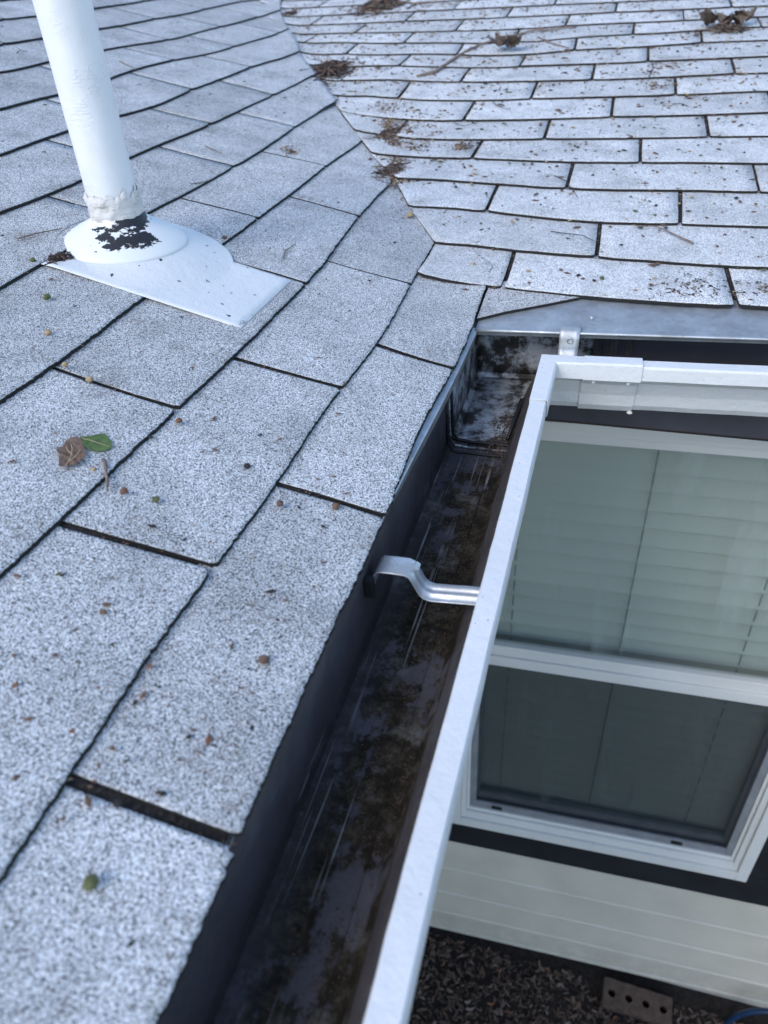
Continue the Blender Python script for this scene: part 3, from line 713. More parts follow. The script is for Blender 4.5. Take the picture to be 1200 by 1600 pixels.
# hangers
def hanger_sheet(path, width, P, ribs=.0038, rib_from=2, nw=16):
    b = bmesh.new(); rows = []
    for i, (a, z) in enumerate(path):
        r = []
        for j in range(nw+1):
            u = (j/nw-.5); rr = 0
            if i >= rib_from: rr = ribs*(math.exp(-((abs(u)-.20)/.07)**2) - .25*math.exp(-((abs(u)-.45)/.06)**2))
            if i == rib_from: rr *= .4
            x, y = P(a, u*width); r.append(b.verts.new((x, y, z+rr)))
        rows.append(r)
    for a, c in zip(rows, rows[1:]):
        for j in range(nw):
            f = b.faces.new((a[j], a[j+1], c[j+1], c[j])); f.smooth = True
    return b
pathL = [(-.0245, -.030), (-.0240, -.022), (-.0215, -.0125), (-.0185, -.0100), (-.010, -.0095), (.0040, -.0095), (.0080, -.0110), (.0105, -.0150), (.0135, -.0215), (.0170, -.0290), (.0205, -.0325), (.0260, -.0340), (.0400, -.0330), (.0560, -.0315), (.0700, -.0305), (.0830, -.0300)]
hl = put(obj('hanger', hanger_sheet(pathL,   .0225, lambda a, t: (a, -.499+t+a*.02), rib_from=6), None, M_ZINC), gl)
md = hl.modifiers.new('t', 'SOLIDIFY'); md.thickness = .0011; md.offset = 0
tag(hl, label='ribbed zinc hanger strap across the near gutter')
b = bmesh.new(); fbox(b, .0075, .0125, -.4975, -.4885, -.0180, -.0105, 0, .0012); bmesh.ops.rotate(b, verts=b.verts, cent=(.01, -.493, -.014), matrix=Matrix.Rotation(.6, 3, 'Y')); obj('clip', b, hl, M_ZINC)
b = bmesh.new(); fbox(b, -.0290, -.0215, -.518, -.511, -.034, -.014, 0, .001); obj('notch', b, hl, M_BLACK)
pathR = [(.004, .002), (.012, .0035), (.0215, .0048), (.027, .0035), (.0285, .0000), (.0290, -.008), (.0300, -.016), (.034, -.0245), (.045, -.030), (.060, -.031), (.085, -.031)]
HXR = .0975
b = bmesh.new(); hy = LIPY(HXR)
pth = [(hy+.012, zr(HXR, hy)+.0022), (hy+.002, zr(HXR, hy)+.0010), (hy-.0035, zr(HXR, hy)-.0005), (hy-.0050, -.002), (hy-.0060, -.014), (hy-.0090, -.0230), (hy-.020, -.027), (hy-.045, -.0265)]
rows = [[b.verts.new((HXR+u*.025, y+u*.025*.066, z)) for u in (-.5, -.3, -.1, .1, .3, .5)] for y, z in pth]
for a, c in zip(rows, rows[1:]):
    for j in range(5): b.faces.new((a[j], a[j+1], c[j+1], c[j])).smooth = True
hr = put(obj('hanger', b, None, M_ZINC), gr); md = hr.modifiers.new('t', 'SOLIDIFY'); md.thickness = .001; tag(hr, label='bright zinc hanger strap over the flange')
b = bmesh.new(); lathe(b, [(.0022, .0002), (.0026, .0012), (.0042, .0012), (.0044, 0)], 18, (HXR+.0015, hy-.0056, -.0035), Matrix.Rotation(R_(85), 3, 'X')); obj('rivet', b, hr, M_GALV)
# end plates joined inside the far gutter: lap seam lines
for k, xx in enumerate((.128, .150, .170)):
    b = bmesh.new(); fbox(b, xx, xx+.010, yb(xx)-.0016, yb(xx)+.0004, -.088, .001); put(obj('lap_seam', b, None, M_GUT_I), gr)
# wet silt and leaf mould on the gutter floor
def grains(name, spots, mats, size=(.0006, .0018), parent=None, flat=.6):
    b = bmesh.new()
    base = [(1, 0, 0), (-1, 0, 0), (0, 1, 0), (0, -1, 0), (0, 0, 1), (0, 0, -1)]; F = [(0, 2, 4), (2, 1, 4), (1, 3, 4), (3, 0, 4), (2, 0, 5), (1, 2, 5), (3, 1, 5), (0, 3, 5)]
    for p in spots:
        s = random.uniform(*size) if len(p) < 4 else p[3]; a = random.uniform(0, 6.28); e = random.uniform(.7, 2.4); mi = random.randrange(len(mats)) if len(p) < 5 else p[4]
        vs = []
        for x, y, z in base:
            x, y = x*e*s*random.uniform(.7, 1.2), y*s*random.uniform(.7, 1.2); vs.append(b.verts.new((p[0]+x*math.cos(a)-y*math.sin(a), p[1]+x*math.sin(a)+y*math.cos(a), p[2]+z*s*flat)))
        for f in F: b.faces.new([vs[i] for i in f]).material_index = mi
    return obj(name, b, parent, mats)
sp = []
for i in range(5200):
    y = random.uniform(-1.25, -.17); x = random.triangular(-.02, .044, .036)
    if noise.noise((x*60, y*14, 2)) > -.05: sp.append((x, y, -.0918, random.uniform(.0002, .0007)))
for i in range(900):
    t = random.random(); y = -.19+.10*t; x = random.gauss(.036, .008)
    if x < .05 and x > -.02: sp.append((x, y+random.gauss(0, .01), -.0895, random.uniform(.0003, .0013)))
for i in range(700):
    x = random.uniform(.05, .9); sp.append((x, CY+(x-CX)*gd+random.uniform(.052, .110), -.0885, random.uniform(.001, .004)))
tag(grains('gutter_silt', sp, [M_BIT[3], M_BIT[0], M_CHIP[0]]), label='dark crumbly silt lying along the bottom of the gutters', cat='silt', kind='stuff')

# ------------------------------------------------------------------ vent pipe with boot
PX, PY = -.467, -.117; PZ = -PX*tL
vp = empty('vent_pipe', (PX, PY, PZ), label='white painted plumbing vent pipe with flaking boot on the left slope', cat='vent pipe')
b = bmesh.new(); n = 56; prof = []
zz = [PZ-.01, PZ+.040]+[PZ+.04+.012*i for i in range(1, 58)]
rings = []
for z in zz:
    r = []
    for k in range(n):
        a = 2*math.pi*k/n; rr = .0302+noise.noise((math.cos(a)*2, math.sin(a)*2, z*18))*.00035; r.append(b.verts.new((PX+rr*math.cos(a), PY+rr*math.sin(a), z)))
    rings.append(r)
for a, c in zip(rings, rings[1:]):
    for k in range(n): b.faces.new((a[k], a[(k+1) % n], c[(k+1) % n], c[k])).smooth = True
top = rings[-1]; inn = [b.verts.new(((q.co.x-PX)*.86+PX, (q.co.y-PY)*.86+PY, q.co.z)) for q in top]; inn2 = [b.verts.new(q.co-Vector((0, 0, .3))) for q in inn]
for k in range(n):
    b.faces.new((top[k], top[(k+1) % n], inn[(k+1) % n], inn[k])); b.faces.new((inn[k], inn[(k+1) % n], inn2[(k+1) % n], inn2[k]))
put(obj('pipe', b, None, M_PIPE), vp)
# torn sleeve of old paint
b = bmesh.new(); rings = []; n = 90
for j in range(11):
    r = []
    for k in range(n):
        a = 2*math.pi*k/n; hi = PZ+.068+.009*noise.noise((a*3.2, 1, 0))+.006*noise.noise((a*9, 2, 0)); lo = PZ+.032+.008*noise.noise((a*2.6, 5, 0))+.004*noise.noise((a*10, 6, 0))
        if abs(a-4.2) < .35: lo -= .004
        z = lo+(hi-lo)*j/10; bulge = .0022+.0022*noise.noise((a*3, z*140, 3))+.0012*noise.noise((a*8, z*260, 9)); 
        if j == 10: bulge = .0006
        if j in (8, 9): bulge += .0012*max(0, noise.noise((a*5, 8, 8)))*3
        rr = .0306+max(.0004, bulge); r.append(b.verts.new((PX+rr*math.cos(a), PY+rr*math.sin(a), z)))
    rings.append(r)
for a, c in zip(rings, rings[1:]):
    for k in range(n): b.faces.new((a[k], a[(k+1) % n], c[(k+1) % n], c[k])).smooth = True
put(obj('peeling_paint', b, None, M_WRAP), vp)
# rubber collar (object coordinates: origin at the ring centre)
RT = Matrix.Rotation(R_(5.0), 3, 'Y'); CZ = PZ+.0085
b = bmesh.new(); lathe(b, [(.0760, -.0050), (.0770, -.0036), (.0800, -.0034), (.0806, -.0018), (.0785, .0005), (.0740, .0040), (.0650, .0100), (.0540, .0165), (.0440, .0215), (.0370, .0255), (.0335, .0290), (.0318, .0330), (.0300, .0340)], 80, (0, 0, 0), RT)
col_ = obj('rubber_collar', b, vp, M_COLLAR); col_.location = (0, 0, CZ-PZ); smooth(col_)
# metal base: from the ring out to an off-centre footprint on the slope
b = bmesh.new(); n = 80; rings = []
for j in range(13):
    t = j/12; r = []
    for k in range(n):
        a = 2*math.pi*k/n; top_ = RT @ Vector((.0775*math.cos(a), .0775*math.sin(a), -.0015)) + Vector((PX, PY, CZ))
        fx, fy = PX+.032+.106*math.cos(a), PY+(.098 if math.sin(a) > 0 else .113)*math.sin(a); foot = Vector((fx, fy, -fx*tL+.0055))
        p = top_.lerp(foot, t); zf = -p.x*tL+.0055; z0 = -top_.x*tL+.0055; p.z = zf+(top_.z-z0)*((1-t)**1.25*(1-.3*math.cos(a)) + .3*math.cos(a)*(1-t))
        p.z = p.z if t < 1 else foot.z; r.append(b.verts.new(p))
    rings.append(r)
for a, c in zip(rings, rings[1:]):
    for k in range(n): b.faces.new((a[k], a[(k+1) % n], c[(k+1) % n], c[k])).smooth = True
put(obj('boot_base', b, None, M_FLASH), vp)
# flashing plate: lies over the lower courses, goes under the upper ones
b = bmesh.new(); y0, y1, va, vb = -.232, -.045, .268, .60; nu, nv = 24, 26; V = []
for j in range(nv+1):
    r = []
    for i in range(nu+1):
        s = y0+(y1-y0)*i/nu; v = va+(vb-va)*j/nv + .0012*noise.noise((s*30, 4, 4))*(1 if j == 0 else 0)
        
        x, y = planL(s, v)
        # stays above the tabs of courses 3 and 4 on the near side, dips under the far ones
        kk = (v/EX_L) % 1.0; over = TH*(1-kk)+.0018
        f = sstep(-.066, -.080, s)
        f *= sstep(.52, .44, v) if s > -.2 else sstep(.56, .50, v)
        z = -x*tL + .0004*(1-f) + (.0049 if v > .27 else .0052)*f
        r.append(b.verts.new((x, y, z)))
    V.append(r)
for j in range(nv):
    for i in range(nu): b.faces.new((V[j][i], V[j][i+1], V[j+1][i+1], V[j+1][i])).smooth = True
o = put(obj('flashing', b, None, M_FLASH), vp); md = o.modifiers.new('t', 'SOLIDIFY'); md.thickness = .0008; md.offset = 1

# ------------------------------------------------------------------ ground
bm = bmesh.new(); n = 40
for (x0, x1, y0, y1, q) in ((-1.2, 2.0, -1.6, .25, 46),):
    V = [[bm.verts.new((x0+(x1-x0)*i/q, y0+(y1-y0)*j/q, -2.30-.03*(x0+(x1-x0)*i/q)+noise.noise((i*.3, j*.3, 0))*.012)) for i in range(q+1)] for j in range(q+1)]
    for j in range(q):
        for i in range(q): bm.faces.new((V[j][i], V[j][i+1], V[j+1][i+1], V[j+1][i])).smooth = True
tag(obj('mulch_bed', bm, None, M_SOIL), kind='structure')
bm = bmesh.new(); S = 120; vv = [bm.verts.new(p) for p in ((-S, -S, -2.40), (S, -S, -2.40), (S, S, -2.40), (-S, S, -2.40))]; bm.faces.new(vv)
def mat_ground():
    k = NM('yard_bounce_ground'); c = k.ramp(k.noise(1.2, 5), [(.35, (.22, .22, .19)), (.65, (.32, .31, .27))]); k.col(c); k.rough(.95); return k.m  # out-of-view yard, made pale to bounce light up at the wall
tag(obj('ground', bm, None, mat_ground()), kind='structure')
gz = lambda x: -2.30-.03*x
b = bmesh.new()
for i in range(15000):
    x, y = random.uniform(-.55, 1.35), random.uniform(-.75, .18)
    if y > .13 and .36 < x < .62: continue
    L = random.uniform(.006, .026)*(1.4 if random.random() < .1 else 1); wd = L*random.uniform(.13, .35); th = wd*.4
    R3 = Matrix.Rotation(random.uniform(0, 6.28), 3, 'Z') @ Matrix.Rotation(random.gauss(0, .35), 3, 'Y') @ Matrix.Rotation(random.uniform(-.6, .6), 3, 'X')
    c = Vector((x, y, gz(x)+random.uniform(.004, .020))); bend = random.uniform(-.3, .3)*L
    top = [(-L/2, -wd/2), (0, -wd*.6), (L/2, -wd*.2), (L/2, wd*.3), (0, wd*.5), (-L/2, wd*.4)]
    A = [b.verts.new(c+R3 @ Vector((p[0], p[1]+bend*(1-abs(2*p[0]/L)), th/2))) for p in top]; B = [b.verts.new(c+R3 @ Vector((p[0], p[1]+bend*(1-abs(2*p[0]/L)), -th/2))) for p in top]
    mi = random.choices((0, 1, 2, 3), (45, 38, 14, 3))[0]
    b.faces.new(A).material_index = mi
    for q in range(6): b.faces.new((A[q], B[q], B[(q+1) % 6], A[(q+1) % 6])).material_index = mi
tag(obj('bark_mulch', b, None, M_CHIP), label='dark shredded bark mulch covering the bed under the window', cat='mulch', kind='stuff')
# brick with four holes (built as a bridged shell)
br = empty('brick', (.505, .150, gz(.5)), label='weathered brown cored brick lying against the siding, four holes in view', cat='brick')
b = bmesh.new(); Lb, Wb, Hb = .208, .082, .055; nh = 4; seg = 16; hx = [(-.5+(i+.5)/nh)*Lb*.93+.002 for i in range(nh)]; hr_ = .0115; cell = Lb/nh
for zt, flip in ((Hb/2, False), (-Hb/2, True)):
    for i in range(nh):
        cx = -Lb/2+cell*(i+.5); sq, ci = [], []
        for k in range(seg):
            a = 2*math.pi*(k+.5)/seg; c_, s_ = math.cos(a), math.sin(a); m = max(abs(c_)/(cell/2), abs(s_)/(Wb/2)); sq.append(b.verts.new((cx+c_/m, s_/m, zt))); ci.append(b.verts.new((cx+hr_*c_, hr_*s_, zt)))
        for k in range(seg):
            f = (sq[k], sq[(k+1) % seg], ci[(k+1) % seg], ci[k]); b.faces.new(f if not flip else f[::-1])
for i in range(nh):
    cx = -Lb/2+cell*(i+.5); r0 = [b.verts.new((cx+hr_*math.cos(2*math.pi*(k+.5)/seg), hr_*math.sin(2*math.pi*(k+.5)/seg), Hb/2)) for k in range(seg)]; r1 = [b.verts.new((q.co.x, q.co.y, -Hb/2)) for q in r0]
    for k in range(seg): b.faces.new((r0[k], r0[(k+1) % seg], r1[(k+1) % seg], r1[k]))
x, y, z = Lb/2, Wb/2, Hb/2
for q in (((-x, -y, -z), (x, -y, -z), (x, -y, z), (-x, -y, z)), ((x, -y, -z), (x, y, -z), (x, y, z), (x, -y, z)), ((x, y, -z), (-x, y, -z), (-x, y, z), (x, y, z)), ((-x, y, -z), (-x, -y, -z), (-x, -y, z), (-x, y, z))):
    b.faces.new([b.verts.new(p) for p in q])
bmesh.ops.remove_doubles(b, verts=b.verts, dist=.0001)
o = obj('clay_body', b, br, M_BRICK); o.location = (0, 0, .014); br.rotation_euler = (R_(8), R_(2), R_(-1.5))
# hose loop
b = bmesh.new(); pts = []
def onY(px, py, y):
    d = ray(px, py); return CAM+d*((y-CAM.y)/d.y)
ctrl = [onY(1122,1640,.150), onY(1126,1612,.160), onY(1142,1592,.168), onY(1166,1581,.172), onY(1196,1579,.172), onY(1235,1586,.168), onY(1270,1605,.155), onY(1290,1640,.14)]
for a_, c_ in zip(ctrl, ctrl[1:]):
    for q in range(6): pts.append(a_.lerp(c_, q/6))
for _ in range(6): pts = [pts[0]]+[(a_+b_*2+c_)/4 for a_, b_, c_ in zip(pts, pts[1:], pts[2:])]+[pts[-1]]
tube(b, pts, .0085, 14); tag(smooth(obj('garden_hose', b, None, M_HOSE)), label='dark blue garden hose curling at the foot of the siding', cat='hose')

# ------------------------------------------------------------------ leaves and debris on the roof
def frame_at(P):
    e = .004; n = Vector((-(H(P.x+e, P.y)-H(P.x-e, P.y))/(2*e), -(H(P.x, P.y+e)-H(P.x, P.y-e))/(2*e), 1)).normalized(); return n
def leaf_mesh(outline, crinkle, fold, seed):
    """outline in metres in the leaf's own plane; filled as a fan grid with crinkles"""
    b = bmesh.new(); n = len(outline); rings = []; c = Vector((sum(p[0] for p in outline)/n, sum(p[1] for p in outline)/n))
    nr = 7
    for j in range(1, nr+1):
        t = j/nr; r = []
        for p in outline:
            x, y = c.x+(p[0]-c.x)*t, c.y+(p[1]-c.y)*t
            z = crinkle*(noise.noise((x*220, y*220, seed))+.5*noise.noise((x*520, y*520, seed))) + fold*abs(x-c.x)*.9+.5*crinkle*t
            r.append(b.verts.new((x, y, z)))
        rings.append(r)
    cv = b.verts.new((c.x, c.y, 0))
    for i in range(n): b.faces.new((cv, rings[0][i], rings[0][(i+1) % n])).smooth = True
    for a, d in zip(rings, rings[1:]):
        for i in range(n): b.faces.new((a[i], d[i], d[(i+1) % n], a[(i+1) % n])).smooth = True
    return b
def lerp_outline(pts, k=3):
    out = []
    for i in range(len(pts)):
        a, b_ = pts[i], pts[(i+1) % len(pts)]
        for q in range(k): out.append((a[0]+(b_[0]-a[0])*q/k, a[1]+(b_[1]-a[1])*q/k))
    return out
def img_outline(pxs, centre):
    """silhouette seen in the photo laid on the roof surface, returned relative to centre"""
    P0 = onroof(*centre); out = []
    for p in pxs:
        q = onroof(*p); out.append((q.x-P0.x, q.y-P0.y))
    return P0, out
S0 = .1333
bl = [(92,716),(97,724),(96,738),(99,741),(110,741),(125,737),(135,731),(139,722),(137,712),(130,697),(120,695),(108,702)]
P0, ol = img_outline(bl, (116,718)); nrm = frame_at(P0)
lf = empty('dry_leaf', P0+Vector((0, 0, .004)), label='curled brown dry leaf beside the green one on the near shingles', cat='leaf')
b = leaf_mesh(lerp_outline(ol), .0034, .16, 3.1)
for v_ in b.verts: v_.co.z += -v_.co.x*tL+.0015
o = obj('blade', b, lf, M_LEAFB)
b = bmesh.new()
for path in ([(114,702),(117,712),(117,722),(113,732),(107,741)], [(117,722),(111,717),(108,711)], [(114,733),(124,724),(130,715)]):
    tube(b, [Vector((onroof(*p).x-P0.x, onroof(*p).y-P0.y, -(onroof(*p).x-P0.x)*tL+.0042)) for p in path], .00042, 5)
obj('vein', b, lf, M_VEIN)
gl_ = [(128,694),(148,690),(160,687),(166,685),(171,690),(177,700),(180,709),(168,715),(152,715),(141,711),(133,705)]
P0, ol = img_outline(gl_, (152,702)); lf = empty('green_leaf', P0+Vector((0, 0, .004)), label='small torn green leaf tucked under the brown one', cat='leaf')
b = leaf_mesh(lerp_outline(ol), .0010, .12, 8.3)
for v_ in b.verts: v_.co.z += -v_.co.x*tL+.0012
obj('blade', b, lf, M_LEAFG)
b = bmesh.new(); tube(b, [Vector((onroof(*p).x-P0.x, onroof(*p).y-P0.y, -(onroof(*p).x-P0.x)*tL+.0034)) for p in [(130,696),(145,699),(160,704),(176,709)]], .0003, 5); obj('vein', b, lf, M_VEIN)

def surf(px, py, lift=.006):
    P = onroof(px, py); return Vector((P.x, P.y, H(P.x, P.y)+lift))
def twig(pxs, r0, label, name='twig', mat=None, branches=(), group=None, lift=.0062):
    b = bmesh.new(); pts = []
    for i, (a, c) in enumerate(zip(pxs, pxs[1:])):
        for q in range(4):
            t = q/4; pts.append(surf(a[0]+(c[0]-a[0])*t, a[1]+(c[1]-a[1])*t, lift))
    pts.append(surf(*pxs[-1], lift)); n = len(pts)
    pts = [p+Vector((noise.noise((i*.9, r0*1e3, 1))*r0*.8, noise.noise((i*.9, r0*1e3, 4))*r0*.8, abs(noise.noise((i*.4, 2, 9)))*r0*1.5)) for i, p in enumerate(pts)]
    tube(b, pts, [r0*(1-.55*i/n)*(1+.25*noise.noise((i*1.3, 5, 5))) for i in range(n)], 6)
    for br_ in branches:
        q = [surf(*p, lift) for p in br_]; tube(b, q, [r0*.45*(1-.5*i/len(q)) for i in range(len(q))], 5)
    o = obj(name, b, None, mat or M_TWIG); tag(o, label=label, cat='twig' if name == 'twig' else 'branch', group=group or 'twigs fallen on the shingles'); return o
twig([(165,727),(168,745),(170,762),(172,775)], .0017, 'short knobbly twig just below the brown leaf')
twig([(30,381),(58,373),(82,368),(99,365)], .0011, 'thin bent twig left of the pipe boot')
twig([(443,411),(446,400),(454,394),(462,388)], .0012, 'forked grey twig on the tab right of the flashing', branches=[[(446,400),(443,393)]])
twig([(188,101),(200,107),(214,114)], .0014, 'stubby twig right of the pipe in the upper courses')
twig([(322,234),(336,241),(350,247)], .0010, 'small straight twig above the flashing')
twig([(300,294),(320,291),(340,286)], .0007, 'dark thin twig along a course edge above the boot', mat=M_TWIG2)
twig([(28,88),(34,84),(45,86)], .0010, 'tiny forked twig near the left edge by the pipe', branches=[[(34,84),(26,78)]], mat=M_TWIG2)
twig([(1082,387),(1060,377),(1040,367),(1024,360),(1000,361),(985,358)], .0016, 'light broken twig on the second course of the right slope')
twig([(860,368),(890,372),(910,374),(926,382)], .0009, 'fine hooked twig near a slot on the right slope', mat=M_TWIG2)
twig([(866,280),(884,289),(902,314)], .0008, 'wispy twig crossing a course edge mid right slope', mat=M_TWIG2)
twig([(708,197),(725,202),(748,196)], .0008, 'curved hair thin twig above the valley', mat=M_TWIG2)
twig([(1105,129),(1125,130),(1148,131)], .0009, 'thin straight twig near the right edge')
twig([(770,165),(780,172),(797,176)], .0010, 'dark crooked twig mid right slope', mat=M_TWIG2, branches=[[(780,172),(790,170)]])
twig([(843,138),(852,135),(866,136)], .0008, 'faint twig by a vertical slot on the right slope')
twig([(1050,168),(1064,167),(1076,172)], .0009, 'short forked twig on the right slope near the edge', mat=M_TWIG2)
twig([(652,124),(680,117),(700,103),(722,88),(750,75),(780,65),(810,58),(835,52),(870,51),(900,47)], .0042, 'long bare branch lying across the right slope', name='branch', group='branches on the roof',
     branches=[[(840,62),(862,72),(890,80)], [(845,52),(850,46)], [(722,88),(732,82)], [(664,120),(681,121)], [(795,62),(790,55)]])
twig([(590,8),(625,5),(660,10),(690,7),(715,12)], .0022, 'thin branch at the very top beside the brown nest', name='branch', group='branches on the roof', branches=[[(640,8),(650,18),(668,20)]])
twig([(1012,128),(1020,110),(1018,97)], .0012, 'upright sprig by a slot left of the dry leaf heap', branches=[[(1019,100),(1050,109)], [(1017,115),(1008,121)]], mat=M_TWIG2)
def clump(name, centre, rx, ry, n, label, cat, mats, flen=.03, h=.012, fr=.0007):
    P0 = surf(*centre, 0); e = empty(name, P0, label=label, cat=cat); b = bmesh.new()
    for i in range(n):
        a = random.uniform(0, 6.28); rr = abs(random.gauss(0, .5)); cx, cy = P0.x+rx*rr*math.cos(a), P0.y+ry*rr*math.sin(a); d = random.uniform(0, 6.28); L = random.uniform(.4, 1)*flen; hh = h*max(.15, 1-rr)*random.random()
        pts = []
        for q in range(5):
            t = q/4-.5; x = cx+L*t*math.cos(d)+noise.noise((i*3.1, q*.8, 0))*L*.25; y = cy+L*t*math.sin(d)+noise.noise((i*3.1, q*.8, 7))*L*.25
            pts.append(Vector((x, y, H(x, y)+.005+hh*(1-3*t*t*random.uniform(0, 1)))))
        tube(b, pts, fr*random.uniform(.6, 1.5), 4, mi=random.randrange(len(mats)), caps=False)
    o = put(obj('fibres', b, None, mats), e); return e
DM = [M_TWIG, M_TWIG2, M_BIT[0], M_BIT[3]]
clump('debris_nest', (518,115), .048, .085, 420, 'brown nest of needles and twigs lodged on the valley', 'debris', DM, .05, .024, .0011)
clump('debris_nest', (592,14), .075, .10, 260, 'wide flat mat of brown litter at the top of the roof', 'debris', DM, .06, .03, .0013)
clump('debris_nest', (613,274), .026, .05, 380, 'pile of fine litter caught in the lower valley', 'debris', DM, .022, .010, .0006)
clump('debris_nest', (604,214), .028, .05, 200, 'thin scatter of fine stems in the mid valley', 'debris', DM, .022, .008, .0006)
clump('debris_nest', (455,25), .03, .05, 60, 'loose dark stems in the upper valley', 'debris', DM, .03, .008, .0008)
clump('debris_nest', (97,410), .010, .016, 150, 'dark crumbs and stems packed against the left of the pipe boot', 'debris', [M_TWIG2, M_BIT[0], M_BIT[3]], .014, .006, .0006)
# crumpled dead leaves: heaps of curled blades
def leaf_heap(centre, spread, n, label, size):
    P0 = surf(*centre, 0); e = empty('dead_leaf_heap', P0, label=label, cat='dead leaves', group='clumps of dead leaves on the right slope')
    for i in range(n):
        ol = [(size*math.cos(a)*(1+.25*math.sin(3*a+i)), size*.6*math.sin(a)*(1+.2*math.cos(5*a+i))) for a in [2*math.pi*q/18 for q in range(18)]]
        b = leaf_mesh(ol, size*.22, .9, i*3.3+centre[0]); R3 = Matrix.Rotation(random.uniform(0, 6.28), 3, 'Z') @ Matrix.Rotation(random.uniform(-.7, .7), 3, 'X')
        u = (i/(max(1, n-1))-.5)*2; off = Vector((u*spread[0]+random.uniform(-.2, .2)*size, random.uniform(-1, 1)*spread[1], size*random.uniform(.25, .6)+.004))
        for v_ in b.verts: v_.co = R3 @ v_.co + off
        o = obj('blade', b, e, M_LEAFD)
    return e
M_LEAFD = mat_leaf('dead_leaf_dark', (.045, .030, .022), (.15, .105, .075), 0)
leaf_heap((795,83), (.022, .02), 5, 'dark curled dead leaves in the middle of the right slope', .026)
leaf_heap((1130,46), (.055, .02), 8, 'long heap of grey brown dead leaves near the right edge', .026)
clump('debris_nest', (1135,50), .05, .03, 60, 'stalks sticking out of the dead leaf heap at right', 'debris', [M_TWIG, M_TWIG2], .06, .02, .001)

# individually visible buds and nuts
def bud(px, py, r, mat, label, name='bud'):
    b = bmesh.new(); bmesh.ops.create_icosphere(b, subdivisions=2, radius=r)
    for v_ in b.verts: v_.co *= 1+.45*noise.noise(v_.co*500+Vector((px, py, 0))); v_.co.z *= .75
    P = surf(px, py, .0045+r*.6); o = smooth(obj(name, b, None, mat)); o.location = P; tag(o, label=label, cat='seed', group='buds and seeds lying on the shingles'); return o
for px, py, r, mi, lb in ((148,1389,.0042,2,'green seed on the nearest tab at the bottom left'), (246,790,.0030,2,'green seed right of the leaf pair'), (197,777,.0034,4,'orange brown seed just right of the twig under the leaf'),
    (149,742,.0022,1,'pale seed between the dry leaf and the twig'), (76,473,.0038,2,'olive seed on the tab left of the flashing'), (78,529,.0036,1,'tan seed left of the small black star scrap'), (105,579,.0032,1,'pale seed at the start of a slot left of centre'),
    (143,602,.0036,1,'tan seed sitting in the slot below the flashing'), (282,666,.0032,4,'brown seed on the tab under the flashing'), (54,415,.0034,2,'olive seed just left of the boot debris'), (415,1041,.0038,0,'dark brown crumb on the long near tab'),
    (641,346,.0062,1,'large tan nut at the foot of the valley'), (113,384-13,.003,1,'tan seed lying against the thin twig by the boot'), (439,796,.0032,0,'dark flake beside the slot near the gutter'), (388,737,.0030,3,'black crumb on the middle tab'), (526,800,.0038,0,'rusty flake in the slot near the hanger'),
    (352,379,.0036,0,'dark burr on the tab right of the boot'), (740,419,.0028,1,'cream seed on the first tab of the right slope'), (940,441,.0032,2,'olive seed low on the right slope')):
    bud(px, py, r, M_BIT[mi], lb)
# scattered fine debris
sp = []
def inframe(P):
    q = M @ (P-CAM); px, py = 600+FPX*q.x/-q.z, 800-FPX*q.y/-q.z; return -60 < px < 1260 and -40 < py < 1640
cnt = 0
while cnt < 6200:
    x, y = random.uniform(-1.1, .9), random.uniform(.05, 2.6)
    if zr(x, y) < -x*tL-.004: continue
    d = (y - valley_y(min(x, -.033))) if x < 0 else 9
    if not inframe(Vector((x, y, H(x, y)))): continue
    dens = .40+.5*sstep(.3, 1.2, y)+ (.5 if -.01 < zr(x, y)+x*tL < .05 and y > .4 else 0) + .35*noise.noise((x*4, y*4, 1))
    if random.random() > dens: continue
    sp.append((x, y, H(x, y)+random.uniform(.0035, .0055), random.choice((.0010, .0014, .0018, .0024, .0032, .0040)), random.choices((0, 1, 2, 3, 4), (46, 20, 8, 14, 12))[0])); cnt += 1
cnt = 0
while cnt < 620:
    x, y = random.uniform(-1.4, -.02), random.uniform(-.9, 1.8)
    if zr(x, y) > -x*tL: continue
    if not inframe(Vector((x, y, H(x, y)))): continue
    if (x-PX)**2+(y-PY)**2 < .13**2: continue
    sp.append((x, y, H(x, y)+random.uniform(.003, .005), random.choice((.0008, .0010, .0014, .0018, .0024)) * (1 if y > -.3 else .8), random.choices((0, 1, 2, 3, 4), (36, 10, 6, 44, 4))[0])); cnt += 1
# lower valley accumulation
for i in range(900):
    t = random.random(); a = Vector((-.28, .47)); c = Vector((-.42, .86)); p = a.lerp(c, t)+Vector((random.gauss(.02, .022), random.gauss(.02, .03)))
    sp.append((p.x, p.y, H(p.x, p.y)+.0045, random.choice((.0008, .0012, .0018)), random.choice((0, 0, 1, 3, 4))))
for i in range(500):
    t = random.random(); p = Vector((-.14, .22)).lerp(Vector((-.28, .45)), t)+Vector((random.gauss(.02, .02), random.gauss(.01, .02)))
    if random.random() < .35: sp.append((p.x, p.y, H(p.x, p.y)+.0045, random.choice((.0008, .0012, .0018)), random.choice((0, 1, 3, 4))))
for (cx_, cy_, sx_, sy_, n_) in ((607,197,8,10,160),(614,228,9,12,260),(617,268,9,16,380),(640,236,20,6,120),(722,232,16,5,160),(628,285,18,6,120),(500,140,22,16,160),(480,40,12,10,90),(505,98,10,8,80),(660,190,40,8,120),(620,205,25,12,120),(545,120,30,10,120),(640,30,60,14,200),(1055,108,12,10,60),(1020,115,10,14,90),(1025,137,18,5,70),(440,165,50,25,40),(455,240,10,5,60)):
    for i in range(n_):
        P = surf(random.gauss(cx_, sx_*.7), random.gauss(cy_, sy_*.7), .005); sp.append((P.x, P.y, P.z, random.choice((.0009, .0014, .002, .0028)), random.choices((0, 1, 3, 4), (45, 20, 25, 10))[0]))
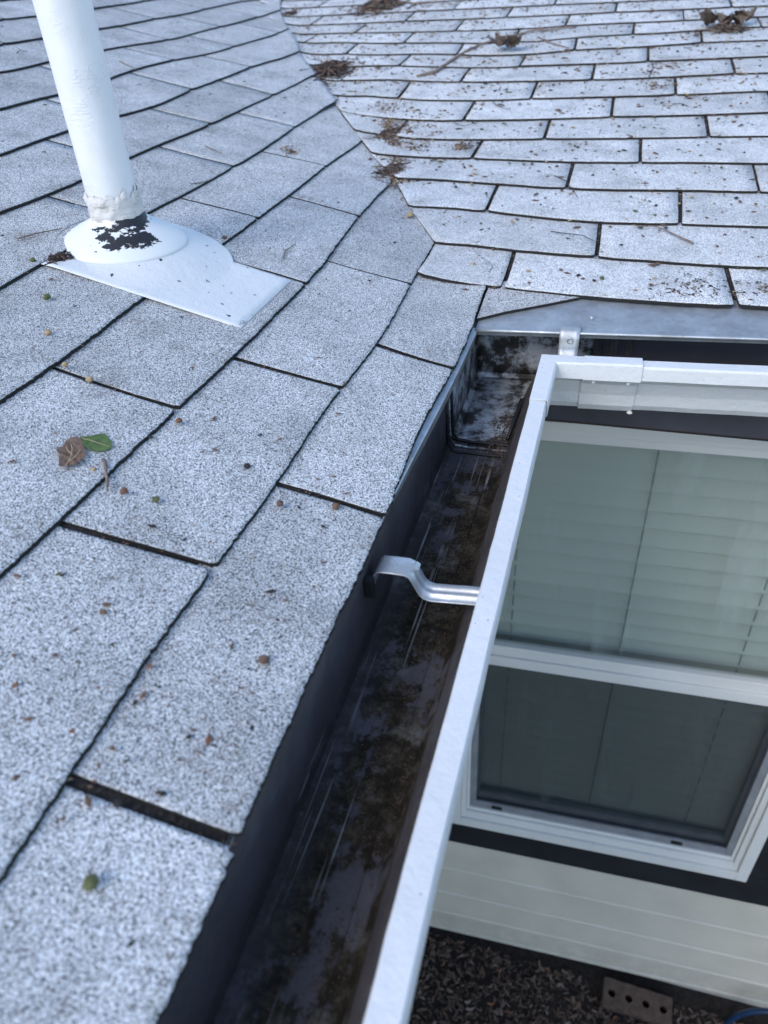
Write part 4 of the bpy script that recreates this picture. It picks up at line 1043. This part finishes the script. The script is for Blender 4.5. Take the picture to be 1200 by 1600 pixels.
# flakes of bark and leaf on the near tabs
for i in range(150):
    px, py = random.uniform(20, 640), random.uniform(480, 1300)
    if px > 690-(py-560)*.43-30: continue
    P = surf(px, py, .0048); sp.append((P.x, P.y, P.z, random.choice((.0008, .0012, .0016, .0024)), random.choices((0, 3, 4), (45, 45, 10))[0]))
for i in range(260):     # brown crumbs thicken towards the eave
    px, py = random.gauss(430, 70), random.gauss(1130, 110)
    if px > 690-(py-560)*.43-25: continue
    P = surf(px, py, .0048); sp.append((P.x, P.y, P.z, random.choice((.0005, .0008, .0011)), random.choices((0, 3, 1), (55, 35, 10))[0]))
# grit caught in the right slope's slots
for k in range(1, 14):
    for n in range(-4, 6):
        s = dR[k-1]+n*W_R
        for i in range(16):
            v_ = vR(k)+random.random()*EX_R*.97; x, y = warpR(s+random.gauss(0, .0014), v_)
            if zr(x, y) < -x*tL: continue
            sp.append((x, y, H(x, y)+.0012+.001*random.random(), random.choice((.0009, .0013, .0018)), random.choices((0, 1, 3, 4), (34, 22, 24, 20))[0]))
for k in (1, 2, 3):
    for n in (0, 1, 2):
        s = dL[k-1]+n*W_L
        for i in range(20):
            x, y = warpL(s+random.gauss(0, .0012), vL(k)+random.random()*EX_L*.95); sp.append((x, y, H(x, y)+.0016, random.choice((.0007, .001, .0014)), random.choices((0, 1, 3, 4), (30, 8, 50, 12))[0]))
# black dirt at the far end of the first right course
for i in range(900):
    px, py = random.choice(((1042, 459, 14, 6), (1150, 462, 40, 10), (1180, 452, 30, 12), (1075, 462, 45, 4), (1080, 440, 60, 8)))[0:2], 0
    c = px; X = random.gauss(c[0], 28); Y = random.gauss(c[1], 7)
    if noise.noise((X*.05, Y*.12, 3)) < 0 or Y > 474+(X-1000)*.03: continue
    P = surf(X, Y, .0045); sp.append((P.x, P.y, P.z, random.choice((.0007, .001, .0016)), random.choices((0, 3, 1), (25, 65, 10))[0]))
tag(grains('roof_debris', sp, M_BIT, flat=.45), label='fine brown crumbs, bud scales and grit scattered over both roof slopes', cat='debris', kind='stuff')
# specks stuck on the near gutter's lip
for (t, q, r) in ((-.60, .009, .0012), (-.447, .006, .0010), (-.505, .012, .0012), (-.66, .005, .0018)):
    pass

# shingles were meshed in world space under their slope: cancel the slope's own offset
for o in bpy.data.objects:
    if o.parent in (slopeL, slopeR, wall, window, edgeR) and o.name.split('.')[0] not in ():
        o.matrix_parent_inverse = Matrix.Identity(4)
for o in bpy.data.objects:
    if o.parent in (slv, hl, hr): o.matrix_parent_inverse = Matrix.Identity(4)
# the wall under the right eave stands a little askew to the gutter
PV = Vector((-.1, YW, 0)); RZ = Matrix.Rotation(R_(2.0), 3, 'Z')
for o in (wall, window):
    o.rotation_euler = (0, 0, R_(2.0)); o.location = PV-RZ @ PV
blind.location = PV+RZ @ (blind.location-PV); blind.rotation_euler = (0, 0, R_(2.0))
SC.render.engine = 'CYCLES'
